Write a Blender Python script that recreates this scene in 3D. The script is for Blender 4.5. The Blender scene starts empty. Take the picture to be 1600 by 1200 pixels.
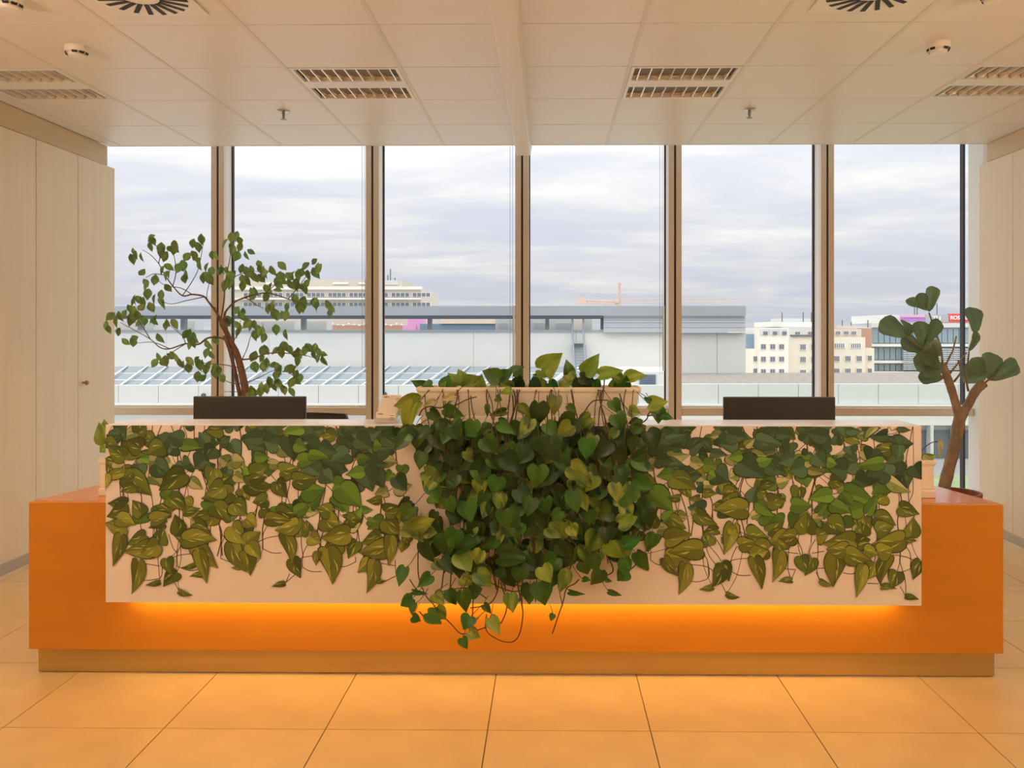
import bpy, math, random
from mathutils import Vector, Matrix
random.seed(7)
C = bpy.context.scene.collection
S = bpy.context.scene

# ------------------------------------------------------------------ camera
F, CX, CY, CAMH, YAW = 1315.0, 841.0, 518.0, 1.47, math.atan(17 / 1315.0)
cam_d = bpy.data.cameras.new('camera'); cam = bpy.data.objects.new('camera', cam_d); C.objects.link(cam)
cam.location = (0, 0, CAMH); cam.rotation_euler = (math.pi / 2, 0, YAW)
cam_d.sensor_width = 36; cam_d.lens = F * 36 / 1600
cam_d.shift_x = (800 - CX) / 1600; cam_d.shift_y = -(600 - CY) / 1600
cam_d.clip_end = 1000; S.camera = cam

def lin(c):
    return tuple(((v / 255) / 12.92 if v / 255 <= .04045 else ((v / 255 + .055) / 1.055) ** 2.4) for v in c)

SKY = .76
# ------------------------------------------------------------------ sky (overcast, streaky clouds)
W = bpy.data.worlds.new('sky'); S.world = W; W.use_nodes = True
nt = W.node_tree; nt.nodes.clear()
def N(t, k, **p):
    n = t.nodes.new(k)
    for a, b in p.items(): setattr(n, a, b)
    return n
def math_node(t, op, a, b=None):
    n = N(t, 'ShaderNodeMath', operation=op)
    for i, v in enumerate((a, b)):
        if v is None: continue
        if isinstance(v, (int, float)): n.inputs[i].default_value = v
        else: t.links.new(v, n.inputs[i])
    return n.outputs[0]
tc = N(nt, 'ShaderNodeTexCoord'); sx = N(nt, 'ShaderNodeSeparateXYZ'); nt.links.new(tc.outputs['Generated'], sx.inputs[0])
zz = math_node(nt, 'ADD', math_node(nt, 'MAXIMUM', sx.outputs[2], 0.0), 0.10)
cmb = N(nt, 'ShaderNodeCombineXYZ')
nt.links.new(math_node(nt, 'MULTIPLY', math_node(nt, 'DIVIDE', sx.outputs[0], zz), .55), cmb.inputs[0])
nt.links.new(math_node(nt, 'DIVIDE', sx.outputs[1], zz), cmb.inputs[1])
no = N(nt, 'ShaderNodeTexNoise'); no.inputs['Scale'].default_value = 1.25; no.inputs['Detail'].default_value = 8; no.inputs['Roughness'].default_value = .62
no.inputs['Distortion'].default_value = .4
nt.links.new(cmb.outputs[0], no.inputs['Vector'])
fac = math_node(nt, 'ADD', no.outputs['Fac'], math_node(nt, 'MULTIPLY', math_node(nt, 'MINIMUM', sx.outputs[2], .3), .6))
rp = N(nt, 'ShaderNodeValToRGB'); nt.links.new(fac, rp.inputs[0])
e = rp.color_ramp.elements
e[0].position = .46; e[0].color = (*lin((217, 221, 233)), 1)
e[1].position = .72; e[1].color = (*lin((247, 247, 244)), 1)
m_ = rp.color_ramp.elements.new(.57); m_.color = (*lin((228, 230, 236)), 1)
# an overcast sky brightens smoothly from the horizon to the zenith (1 + 2 sin h)
bg = N(nt, 'ShaderNodeBackground'); nt.links.new(math_node(nt, 'MULTIPLY', math_node(nt, 'ADD', math_node(nt, 'MULTIPLY', math_node(nt, 'MAXIMUM', sx.outputs[2], 0.0), 2.0), 1.0), SKY), bg.inputs[1])
nt.links.new(rp.outputs[0], bg.inputs[0])
wo = N(nt, 'ShaderNodeOutputWorld'); nt.links.new(bg.outputs[0], wo.inputs[0])

# soft daylight through the cloud, from behind this building onto the facades opposite
sd = bpy.data.lights.new('cloud_sun', 'SUN'); so = bpy.data.objects.new('cloud_sun', sd); C.objects.link(so)
sd.energy = .5; sd.angle = math.radians(40); sd.color = (1, .97, .93)
so.rotation_euler = (math.radians(55), 0, math.radians(-12))

S.view_settings.view_transform = 'Standard'; S.view_settings.look = 'None'
S.view_settings.exposure = 0.12; S.view_settings.gamma = 1.0; S.view_settings.use_curve_mapping = False
S.cycles.use_denoising = True
S.cycles.sample_clamp_indirect = 8
S.cycles.transparent_max_bounces = 16

WARM = (1.0, .76, .54)
LAMP_W = 4.2
LED_W = 3.6
AMBER_W = 3
UP_W = 66

# ------------------------------------------------------------------ pixel -> place on a plane at distance Y
def at(px, py, Y):
    d = Vector((-math.sin(YAW), math.cos(YAW), 0)); r = Vector((math.cos(YAW), math.sin(YAW), 0))
    v = d + r * ((px - CX) / F) + Vector((0, 0, 1)) * ((CY - py) / F)
    return Vector((0, 0, CAMH)) + v * (Y / v.y)
def ax(px, Y): return at(px, CY, Y).x
def az(py, Y, px=800): return at(px, py, Y).z

# ------------------------------------------------------------------ materials
def mat(name, col, rough=.5, metal=0.0, spec=.5, var=0.0, scale=(8, 8, 8), bump=0.0, bscale=60, col2=None, emit=None, es=0, alpha=None, coat=0.0, objrand=0.0):
    m = bpy.data.materials.new(name); m.use_nodes = True; t = m.node_tree
    b = t.nodes['Principled BSDF']; c = lin(col)
    b.inputs['Base Color'].default_value = (*c, 1); b.inputs['Roughness'].default_value = rough
    b.inputs['Metallic'].default_value = metal; b.inputs['Specular IOR Level'].default_value = spec
    b.inputs['Coat Weight'].default_value = coat; b.inputs['Coat Roughness'].default_value = .08
    co = None
    if var or col2 or bump:
        co = N(t, 'ShaderNodeTexCoord'); mp = N(t, 'ShaderNodeMapping'); mp.inputs['Scale'].default_value = scale
        t.links.new(co.outputs['Object'], mp.inputs[0])
    if var or col2:
        n = N(t, 'ShaderNodeTexNoise'); n.inputs['Detail'].default_value = 5; n.inputs['Scale'].default_value = 1
        if objrand:
            n.noise_dimensions = '4D'; oi0 = N(t, 'ShaderNodeObjectInfo'); t.links.new(math_node(t, 'MULTIPLY', oi0.outputs['Random'], 40), n.inputs['W'])
        t.links.new(mp.outputs[0], n.inputs['Vector'])
        r = N(t, 'ShaderNodeValToRGB'); t.links.new(n.outputs['Fac'], r.inputs[0])
        r.color_ramp.elements[0].position = .35; r.color_ramp.elements[1].position = .65
        if col2: a, bb = c, lin(col2)
        else: a, bb = tuple(v * (1 - var) for v in c), tuple(min(1, v * (1 + var)) for v in c)
        r.color_ramp.elements[0].color = (*a, 1); r.color_ramp.elements[1].color = (*bb, 1)
        src = r.outputs[0]
        if objrand:
            oi = N(t, 'ShaderNodeObjectInfo'); hs = N(t, 'ShaderNodeHueSaturation')
            mr = N(t, 'ShaderNodeMapRange'); mr.inputs[3].default_value = 1 - objrand; mr.inputs[4].default_value = 1 + objrand
            t.links.new(oi.outputs['Random'], mr.inputs[0]); t.links.new(mr.outputs[0], hs.inputs['Value'])
            mr2 = N(t, 'ShaderNodeMapRange'); mr2.inputs[3].default_value = .5 - .02; mr2.inputs[4].default_value = .5 + .025
            mul = math_node(t, 'FRACT', math_node(t, 'MULTIPLY', oi.outputs['Random'], 7.31)); t.links.new(mul, mr2.inputs[0])
            t.links.new(mr2.outputs[0], hs.inputs['Hue']); t.links.new(src, hs.inputs['Color']); src = hs.outputs[0]
        t.links.new(src, b.inputs['Base Color'])
    if bump:
        n2 = N(t, 'ShaderNodeTexNoise'); n2.inputs['Scale'].default_value = bscale; n2.inputs['Detail'].default_value = 4
        t.links.new(co.outputs['Object'], n2.inputs['Vector'])
        bp = N(t, 'ShaderNodeBump'); bp.inputs['Strength'].default_value = bump; bp.inputs['Distance'].default_value = .01
        t.links.new(n2.outputs['Fac'], bp.inputs['Height']); t.links.new(bp.outputs[0], b.inputs['Normal'])
    if emit: b.inputs['Emission Color'].default_value = (*lin(emit), 1); b.inputs['Emission Strength'].default_value = es
    return m

def glass(name, tint=(1, 1, 1), refl=.005):
    m = bpy.data.materials.new(name); m.use_nodes = True; t = m.node_tree; t.nodes.clear()
    tr = N(t, 'ShaderNodeBsdfTransparent'); tr.inputs[0].default_value = (*tint, 1)
    gl = N(t, 'ShaderNodeBsdfGlossy'); gl.inputs['Roughness'].default_value = .02
    mx = N(t, 'ShaderNodeMixShader'); mx.inputs[0].default_value = refl
    t.links.new(tr.outputs[0], mx.inputs[1]); t.links.new(gl.outputs[0], mx.inputs[2])
    o = N(t, 'ShaderNodeOutputMaterial'); t.links.new(mx.outputs[0], o.inputs[0]); return m

M = dict(
    tile=mat('floor_tile', (224, 190, 130), .32, var=.05, scale=(5, 5, 5), spec=.45),
    grout=mat('floor_grout', (120, 80, 50), .8),
    ceil=mat('ceiling_metal', (240, 233, 225), .34, spec=.45, var=.01),
    ceilgap=mat('ceiling_gap', (150, 135, 122), .7),
    runner=mat('ceiling_runner', (232, 224, 214), .45),
    wood=mat('pale_maple', (246, 231, 206), .42, var=.02, scale=(30, 30, 1.2), spec=.4),
    fascia=mat('maple_fascia', (220, 198, 162), .5, var=.03, scale=(3, 1.2, 30)),
    wall=mat('white_wall', (238, 232, 224), .7),
    steel=mat('brushed_steel', (190, 184, 172), .32, metal=1.0, var=.06, scale=(1, 60, 60)),
    plinth=mat('plinth_brass_steel', (196, 170, 112), .38, metal=.75, var=.05, scale=(1.2, 40, 40)),
    orange=mat('orange_laminate', (206, 132, 34), .38, var=.035, scale=(2, 2, 14), spec=.45),
    orangetop=mat('orange_worktop', (222, 140, 66), .16, var=.03, scale=(2, 14, 2), spec=.6),
    whitetop=mat('white_countertop', (250, 247, 244), .22, spec=1.0),
    white=mat('white_laminate', (238, 228, 220), .3, spec=.5),
    led=mat('led_strip', (255, 220, 150), .5, emit=(255, 190, 90), es=4),
    mull=mat('mullion_bronze', (228, 217, 206), .42),
    gasket=mat('mullion_gasket', (52, 48, 46), .6),
    mullw=mat('mullion_white', (236, 234, 228), .5),
    wand=mat('translucent_white', (245, 245, 242), .5, var=.01),
    alu=mat('grey_aluminium', (150, 152, 152), .4, metal=.5),
    pane=glass('window_glass'),
    louv=mat('louver_mirror', (236, 232, 226), .2, metal=.85),
    tube=mat('fluorescent_tube', (244, 240, 232), .3),
    plastic=mat('white_plastic', (244, 240, 234), .4),
    dark=mat('dark_slot', (38, 34, 32), .6),
    chrome=mat('chrome', (205, 200, 195), .15, metal=1.0),
    brass=mat('brass_knob', (190, 150, 85), .25, metal=1.0),
    monitor=mat('black_monitor', (54, 50, 48), .38, var=.08),
    chair=mat('black_chair', (30, 29, 30), .55, bump=.1, bscale=300),
    planter=mat('cream_planter', (248, 236, 220), .5, var=.02),
    soil=mat('dark_soil', (52, 38, 28), .9, bump=.6, bscale=60),
    stem=mat('vine_stem', (84, 62, 44), .5, var=.2),
    terra=mat('terracotta_pot', (150, 84, 58), .7, var=.08),
    bark=mat('pale_bark', (150, 128, 106), .8, var=.22, scale=(25, 25, 12), bump=.5, bscale=40),
    bark2=mat('brown_bark', (132, 100, 80), .75, var=.2, scale=(30, 30, 20), bump=.4, bscale=60),
    card=mat('cream_card', (250, 236, 224), .6),
    ink=mat('card_ink', (110, 84, 66), .6),
    acrylic=glass('clear_acrylic', (.96, .97, .97), .12),
)
LEAF = [mat('pothos_green', (52, 92, 30), .36, col2=(74, 122, 40), scale=(2.5, .8, 1), objrand=.28, spec=.5),
        mat('pothos_variegated', (64, 106, 32), .36, col2=(162, 174, 76), scale=(3.2, .9, 1), objrand=.22, spec=.5),
        mat('pothos_dark', (36, 66, 32), .36, col2=(50, 86, 38), scale=(2.5, .8, 1), objrand=.25, spec=.5),
        mat('pothos_lime', (112, 146, 44), .36, col2=(156, 176, 72), scale=(4, .8, 1), objrand=.15, spec=.5),
        mat('pothos_pale', (170, 176, 110), .4, col2=(216, 208, 160), scale=(4, 1, 1), objrand=.12, spec=.5)]
FICUS = mat('ficus_leaf', (104, 138, 82), .4, col2=(142, 172, 96), scale=(3, 1, 1), objrand=.3)
FIDDLE = mat('fiddle_leaf', (94, 122, 96), .36, col2=(122, 148, 112), scale=(4, 1.2, 1), objrand=.2)
for lm in LEAF + [FICUS, FIDDLE, M['wand']]:   # thin leaves let some light through
    b = lm.node_tree.nodes['Principled BSDF']
    tl = N(lm.node_tree, 'ShaderNodeBsdfTranslucent'); mx = N(lm.node_tree, 'ShaderNodeMixShader'); mx.inputs[0].default_value = .6 if lm is M['wand'] else .28
    src = b.inputs['Base Color'].links[0].from_socket
    lm.node_tree.links.new(src, tl.inputs[0]); lm.node_tree.links.new(b.outputs[0], mx.inputs[1]); lm.node_tree.links.new(tl.outputs[0], mx.inputs[2])
    lm.node_tree.links.new(mx.outputs[0], lm.node_tree.nodes['Material Output'].inputs[0])

# ------------------------------------------------------------------ mesh building
WORLD = {}
class MB:
    def __init__(s): s.v, s.f, s.m = [], [], []
    def face(s, pts, m=0):
        i = len(s.v); s.v += [Vector(p) for p in pts]; s.f.append(list(range(i, i + len(pts)))); s.m.append(m); return s
    def box(s, x0, x1, y0, y1, z0, z1, m=0):
        i = len(s.v)
        s.v += [Vector(p) for p in ((x0, y0, z0), (x1, y0, z0), (x1, y1, z0), (x0, y1, z0), (x0, y0, z1), (x1, y0, z1), (x1, y1, z1), (x0, y1, z1))]
        s.f += [[i + a for a in q] for q in ((3, 2, 1, 0), (4, 5, 6, 7), (0, 1, 5, 4), (1, 2, 6, 5), (2, 3, 7, 6), (3, 0, 4, 7))]; s.m += [m] * 6; return s
    def hexa(s, p8, m=0):   # bottom four ccw, top four ccw
        i = len(s.v); s.v += [Vector(p) for p in p8]
        s.f += [[i + a for a in q] for q in ((3, 2, 1, 0), (4, 5, 6, 7), (0, 1, 5, 4), (1, 2, 6, 5), (2, 3, 7, 6), (3, 0, 4, 7))]; s.m += [m] * 6; return s
    def tube(s, pts, rad, n=6, m=0, caps=True):
        pts = [Vector(p) for p in pts]; k = len(pts); i0 = len(s.v)
        if not isinstance(rad, (list, tuple)): rad = [rad] * k
        ref = Vector((0.13, 0.97, .2))
        for i, p in enumerate(pts):
            t = (pts[min(i + 1, k - 1)] - pts[max(i - 1, 0)])
            t = t.normalized() if t.length > 1e-9 else Vector((0, 0, 1))
            a = t.cross(ref)
            if a.length < 1e-3: a = t.cross(Vector((1, 0, 0)))
            a.normalize(); b = t.cross(a)
            for j in range(n):
                w = 2 * math.pi * j / n; s.v.append(p + (a * math.cos(w) + b * math.sin(w)) * rad[i])
        for i in range(k - 1):
            for j in range(n):
                s.f.append([i0 + i * n + j, i0 + i * n + (j + 1) % n, i0 + (i + 1) * n + (j + 1) % n, i0 + (i + 1) * n + j]); s.m.append(m)
        if caps:
            s.f.append([i0 + j for j in range(n)][::-1]); s.m.append(m)
            s.f.append([i0 + (k - 1) * n + j for j in range(n)]); s.m.append(m)
        return s
    def lathe(s, c, prof, n=24, m=0):   # prof: (r, z) going up the outside
        i0 = len(s.v); c = Vector(c)
        for r, z in prof:
            for j in range(n):
                w = 2 * math.pi * j / n; s.v.append(c + Vector((r * math.cos(w), r * math.sin(w), z)))
        for i in range(len(prof) - 1):
            for j in range(n):
                s.f.append([i0 + i * n + j, i0 + i * n + (j + 1) % n, i0 + (i + 1) * n + (j + 1) % n, i0 + (i + 1) * n + j]); s.m.append(m)
        if prof[0][0] > 1e-5: s.f.append([i0 + j for j in range(n)][::-1]); s.m.append(m)
        if prof[-1][0] > 1e-5: s.f.append([i0 + (len(prof) - 1) * n + j for j in range(n)]); s.m.append(m)
        return s
    def build(s, name, mats, parent=None, bevel=0, smooth=False, origin=None):
        if not isinstance(mats, (list, tuple)): mats = [mats]
        if parent is not None: og = WORLD[parent.name]
        else:
            lo = Vector([min(v[i] for v in s.v) for i in range(3)]); hi = Vector([max(v[i] for v in s.v) for i in range(3)])
            og = Vector(((lo.x + hi.x) / 2, (lo.y + hi.y) / 2, lo.z))
        me = bpy.data.meshes.new(name); me.from_pydata([v - og for v in s.v], [], s.f)
        for x in mats: me.materials.append(x)
        if len(mats) > 1: me.polygons.foreach_set('material_index', s.m)
        if smooth: me.polygons.foreach_set('use_smooth', [True] * len(me.polygons))
        me.update()
        o = bpy.data.objects.new(name, me); C.objects.link(o)
        if parent is not None: o.parent = parent
        else: o.location = og
        WORLD[o.name] = og.copy()
        if bevel:
            bm = o.modifiers.new('bevel', 'BEVEL'); bm.width = bevel; bm.segments = 2; bm.limit_method = 'ANGLE'
        return o
def tag(o, label=None, cat=None, group=None, kind=None):
    if label: o['label'] = label
    if cat: o['category'] = cat
    if group: o['group'] = group
    if kind: o['kind'] = kind
    return o
def thing(name, label, cat, loc, group=None, kind=None):
    o = bpy.data.objects.new(name, None); C.objects.link(o); o.location = loc; o.empty_display_size = .1
    WORLD[o.name] = Vector(loc); return tag(o, label, cat, group, kind)
def box(name, m, parent, *b, bevel=0): return MB().box(*b).build(name, m, parent, bevel)
def area(name, loc, rot, sx, sy, w, col, spread=None):
    d = bpy.data.lights.new(name, 'AREA'); o = bpy.data.objects.new(name, d); C.objects.link(o)
    d.shape = 'RECTANGLE'; d.size = sx; d.size_y = sy; d.energy = w; d.color = col; o.location = loc; o.rotation_euler = rot
    if spread: d.spread = spread
    return o

# ------------------------------------------------------------------ the room
XL, XR, YB, YC, YW, ZC = -3.28, 3.21, -3.6, 6.22, 6.74, 2.85
FX0, FY0, TS, TR = -.227, 3.10, .60, .604
floor = thing('floor', 'cream square floor tiles with dark joints', None, (0, 2, 0), kind='structure')
box('screed', M['grout'], floor, XL - .6, XR + .4, YB - .1, YW + .1, -.12, -.003)
ft_cache = {}
for i in range(-7, 8):
    for j in range(-12, 8):
        x0, x1 = FX0 + i * TS + .002, FX0 + (i + 1) * TS - .002
        y0, y1 = FY0 + j * TR + .002, FY0 + (j + 1) * TR - .002
        x0, x1, y0, y1 = max(x0, XL - .5), min(x1, XR + .3), max(y0, YB), min(y1, YW - .02)
        if x1 - x0 < .03 or y1 - y0 < .03: continue
        key = (round(x1 - x0, 3), round(y1 - y0, 3))
        if key not in ft_cache:
            o = MB().box(x0, x1, y0, y1, -.012, 0).build('floor_tile', M['tile'], floor)
            me = o.data; c = Vector((x0, y0, 0)) - WORLD['floor']
            for v in me.vertices: v.co -= c
            o.location = c; ft_cache[key] = me
        else:
            o = bpy.data.objects.new('floor_tile', ft_cache[key]); C.objects.link(o); o.parent = floor; o.location = Vector((x0, y0, 0)) - WORLD['floor']

ceiling = thing('ceiling', 'suspended ceiling of pale metal tiles', None, (0, 2, ZC), kind='structure')
box('slab', M['ceilgap'], ceiling, XL - .6, XR + .4, YB - .1, YC - .01, ZC + .10, ZC + .45)
CXJ, CYJ = -.18, YC
LUM_X = [-3.18, -1.38, .42, 2.22]
ct_cache = {}
FIX_ROWS = [3, 7, 11]          # rows counted back from the window edge that hold luminaires
for j in range(0, 16):
    y1, y0 = CYJ - j * .612 - .003, CYJ - (j + 1) * .612 + .003
    for i in range(-6, 7):
        x0, x1 = CXJ + i * .6 + .008, CXJ + (i + 1) * .6 - .008
        fixture = (j - 2) % 4 == 0 and any(abs(x0 - .008 - l) < .02 for l in LUM_X)
        x0, x1, yy0 = max(x0, XL), min(x1, XR), max(y0, YB)
        if x1 - x0 < .03 or y1 - yy0 < .03 or fixture: continue
        key = (round(x1 - x0, 3), round(y1 - yy0, 3))
        if key not in ct_cache:
            o = MB().box(x0, x1, yy0, y1, ZC, ZC + .02).build('ceiling_tile', M['ceil'], ceiling)
            me = o.data; c = Vector((x0, yy0, ZC)) - WORLD['ceiling']
            for v in me.vertices: v.co -= c
            o.location = c; ct_cache[key] = me
        else:
            o = bpy.data.objects.new('ceiling_tile', ct_cache[key]); C.objects.link(o); o.parent = ceiling; o.location = Vector((x0, yy0, ZC)) - WORLD['ceiling']
for i in range(-5, 7):
    x = CXJ + i * .6
    if XL < x < XR: box('runner', M['runner'], ceiling, x - .010, x + .010, YB, YC, ZC - .002, ZC + .03)
box('back_tray', M['ceilgap'], ceiling, XL - .1, XR + .1, YB, YC - .004, ZC + .025, ZC + .03)
box('edge_trim', M['ceil'], ceiling, XL, XR, YC - .004, YC + .012, ZC - .002, ZC + .46)
box('window_recess', M['wall'], ceiling, XL - .6, XR + .6, YC + .012, YW + .3, 3.25, 3.30)
bx_ = MB(); hw, bw = .066, .052
for y0, y1 in ((YB, YC + .03),):
    bx_.hexa([(-.19 - bw, y0, ZC - .075), (-.19 + bw, y0, ZC - .075), (-.19 + bw, y1, ZC - .075), (-.19 - bw, y1, ZC - .075),
              (-.19 - hw, y0, ZC + .02), (-.19 + hw, y0, ZC + .02), (-.19 + hw, y1, ZC + .02), (-.19 - hw, y1, ZC + .02)])
tag(bx_.build('trim_1', M['ceil'], bevel=.008), 'shallow boxed beam running along the ceiling', kind='structure')

# walls behind cabinets and behind the camera
tag(MB().box(XL - .62, XL - .51, 4.86, YC + .18, 0, ZC + .45).box(XL - .62, XL, YB, 4.857, 0, 2.70).build('wall_left', M['wood']), 'maple wall carrying on before the tall cabinets', kind='structure')
tag(MB().box(XL - .62, XR + .4, YB - .12, YB, 0, ZC + .45).build('wall_back', M['wall']), 'plain wall behind the viewer', kind='structure')
wr = thing('wall_right', 'pale maple panelled wall', None, (XR + .2, 3, 0), kind='structure')
box('core', M['wall'], wr, XR + .02, XR + .35, YB, YC + .09, 0, ZC + .45)
jr = [YB, -2.3, -1.2, -.1, .95, 1.95, 2.95, 3.93, 4.91, 5.87, 6.32]
for a, b in zip(jr, jr[1:]):
    box('wall_panel', M['wood'], wr, XR, XR + .02, a + .002, b - .002, .07, 2.71)
    box('fascia', M['fascia'], wr, XR + .004, XR + .02, a, min(b, YC), 2.714, ZC)
box('baseboard', M['steel'], wr, XR + .008, XR + .02, YB, 6.32, 0, .068)
tag(MB().box(3.36, XR + .9, 6.42, YW + .05, 0, 3.25).build('wall_front', M['mullw']), 'white reveal beside the window wall', kind='structure')
tag(MB().box(XL - .9, XL - .5, 6.42, YW + .05, 0, 3.25).build('wall_side', M['mullw']), 'white reveal behind the cabinets', kind='structure')
tag(MB().box(XL - .6, XR + .6, YW - .1, YW + .2, 3.22, 3.9).build('wall_top', M['mullw']), 'wall strip above the window heads', kind='structure')

# tall cabinets along the left
jl = [4.86, 5.34, 5.82, 6.315]
for k, (a, b) in enumerate(zip(jl, jl[1:])):
    lab = {4.86: 'tall maple cabinet two doors before the one with a brass knob', 5.34: 'plain tall maple cabinet next to the one with a brass knob',
           5.82: 'tall maple cabinet with a small brass knob beside the window'}[a]
    t = thing('tall_cabinet', lab, 'cabinet', ((XL + XL - .5) / 2, (a + b) / 2, 0), 'tall cabinets along the wall')
    box('carcass', M['wood'], t, XL - .5, XL - .022, a + .001, b - .001, .08, 2.70)
    d = box('door', M['wood'], t, XL - .02, XL, a + .0025, b - .0025, .075, 2.70, bevel=.0015)
    box('plinth', M['steel'], t, XL - .5, XL - .012, a, b, 0, .07)
    if a == 5.82:
        z = 1.11; y = 5.88
        MB().lathe((0, 0, 0), [(.008, 0), (.008, .018), (.016, .022), (.018, .032), (.012, .038)], 14).build('knob_tmp', M['brass'])
        kb = bpy.data.objects['knob_tmp']; kb.name = 'knob'; kb.parent = d; kb.rotation_euler = (0, math.pi / 2, 0); kb.location = Vector((XL, y, z)) - WORLD[d.name]
tag(MB().box(XL - .5, XL - .006, YB, YC - .002, 2.704, ZC).build('trim_2', M['fascia']), 'maple fascia above the tall cabinets', kind='structure')

# ------------------------------------------------------------------ window wall
MX = [-3.85, -2.65, -1.41, -.215, 1.0, 2.204, 3.41]
ZT = 0.835
tag(MB().box(XL - .6, XR + .6, YW - .05, YW + .12, -.1, .05).build('trim_3', M['mull']), 'bronze sill rail at the foot of the windows', kind='structure')
for k in range(6):
    x0, x1 = MX[k], MX[k + 1]
    w = thing('window_%d' % (k + 1), 'floor-to-ceiling glazed bay with bronze mullion', None, ((x0 + x1) / 2, YW, 0), kind='structure')
    for mx_, only in ((x0, k == 0), (x1, True)):
        if not only: continue
        if mx_ > 3.3:
            MB().box(3.343, 3.3595, YW + .10, YW + .155, .05, 3.25).build('jamb_bead', M['gasket'], w); continue
        mp = MB().box(mx_ - .052, mx_ - .008, YW - .05, YW + .0, .05, 3.25).box(mx_ + .008, mx_ + .052, YW - .05, YW, .05, 3.25).build('mullion', M['mull'], w, bevel=.003)
        MB().box(mx_ - .0075, mx_ + .0075, YW - .035, YW, .05, 3.25).build('gasket', M['gasket'], mp)
        MB().box(mx_ - .05, mx_ + .05, YW + .0005, YW + .14, .05, 3.25).build('outer_fin', M['mullw'], mp)
        for sgn in (-1, 1):
            MB().box(mx_ + sgn * .056 - .005, mx_ + sgn * .056 + .005, YW + .12, YW + .155, .05, 3.25).build('glazing_bead', M['gasket'], mp)
    tr = MB().box(x0 + .053, x1 - .053, YW - .04, YW + .04, ZT - .035, ZT + .028).build('transom', M['mull'], w, bevel=.003)
    MB().box(x0 + .053, x1 - .053, YW + .0, YW + .12, ZT + .0285, ZT + .04).build('transom_cap', M['mullw'], tr)
    box('pane', M['pane'], w, x0 + .05, x1 - .05, YW + .132, YW + .138, ZT + .04, 3.25)
    box('lower_pane', M['pane'], w, x0 + .05, x1 - .05, YW + .132, YW + .138, .05, ZT - .035)
# blind cords and wands hanging beside the mullions
for px, y0, y1, wl in ((572, 436, 574, 'the mullion behind the card holder'), (803, 478, 575, 'the mullion under the ceiling beam'), (1037, 478, 580, 'the mullion past the fig end of the planter')):
    Y = YW - .03
    t = thing('blind_wand', 'thin white blind wand on cords by ' + wl, 'blind wand', at(px, y1, Y), 'blind wands at the windows')
    MB().tube([at(px, y0, Y), at(px, y1, Y)], .0075, 8).build('wand', M['wand'], t)
    for dx in (-6, -2):
        MB().tube([at(px + dx, 60, Y), at(px + dx, y1 + 5, Y)], .0016, 5).build('cord', M['alu'], t)

# ------------------------------------------------------------------ ceiling fixtures
def luminaire(x0, y0, lit, label, group):
    t = thing('ceiling_light', label, 'ceiling light', (x0 + .3, y0 + .306, ZC), group)
    x1, y1 = x0 + .6, y0 + .612
    fr = MB()
    for b in ((x0 + .012, x1 - .012, y0 + .006, y0 + .03), (x0 + .012, x1 - .012, y1 - .03, y1 - .006), (x0 + .012, x0 + .03, y0 + .03, y1 - .03), (x1 - .03, x1 - .012, y0 + .03, y1 - .03),
              (x0 + .03, x1 - .03, y0 + .245, y1 - .245)): fr.box(*b, ZC - .002, ZC + .015)
    fr.build('frame', M['plastic'], t)
    box('housing', M['plastic'], t, x0 + .012, x1 - .012, y0 + .006, y1 - .006, ZC + .085, ZC + .095)
    for (a, b) in ((y0 + .03, y0 + .245), (y1 - .245, y1 - .03)):
        c = (a + b) / 2; pts = []
        for q in range(9):
            w = math.pi * q / 8; pts.append((c - (b - a) / 2 * math.cos(w), ZC + .012 + .068 * math.sin(w)))
        mb = MB()
        for (ya, za), (yb, zb) in zip(pts, pts[1:]): mb.face([(x0 + .03, ya, za), (x1 - .03, ya, za), (x1 - .03, yb, zb), (x0 + .03, yb, zb)])
        rf = mb.build('reflector', M['louv'], t)
        for q in range(9):
            xx = x0 + .03 + (.54) * (q + .5) / 9
            MB().hexa([(xx - .003, a, ZC), (xx + .003, a, ZC), (xx + .003, b, ZC), (xx - .003, b, ZC),
                       (xx - .010, a + .01, ZC + .035), (xx + .010, a + .01, ZC + .035), (xx + .010, b - .01, ZC + .035), (xx - .010, b - .01, ZC + .035)]).build('louver_blade', M['louv'], rf)
        MB().tube([(x0 + .04, c, ZC + .055), (x1 - .04, c, ZC + .055)], .009, 8).build('lamp_tube', M['tube'] if not lit else M['led'], t)
    if lit: area('lamp_glow', (x0 + .3, y0 + .306, ZC - .012), (0, 0, 0), .5, .5, LAMP_W, WARM)
vis_lab = ['twin-louver ceiling light at the cabinet side', 'twin-louver ceiling light between the cabinets and the beam', 'twin-louver ceiling light on the far side of the beam from the cabinets', 'twin-louver ceiling light at the maple panelled wall']
for j in (2, 6, 10):
    for k, lx in enumerate(LUM_X):
        y0 = CYJ - (j + 1) * .612
        luminaire(lx, y0, j > 2, vis_lab[k] if j == 2 else 'lit warm louver ceiling light over the lobby floor', 'louver ceiling lights' if j == 2 else 'lit lobby ceiling lights')

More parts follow.
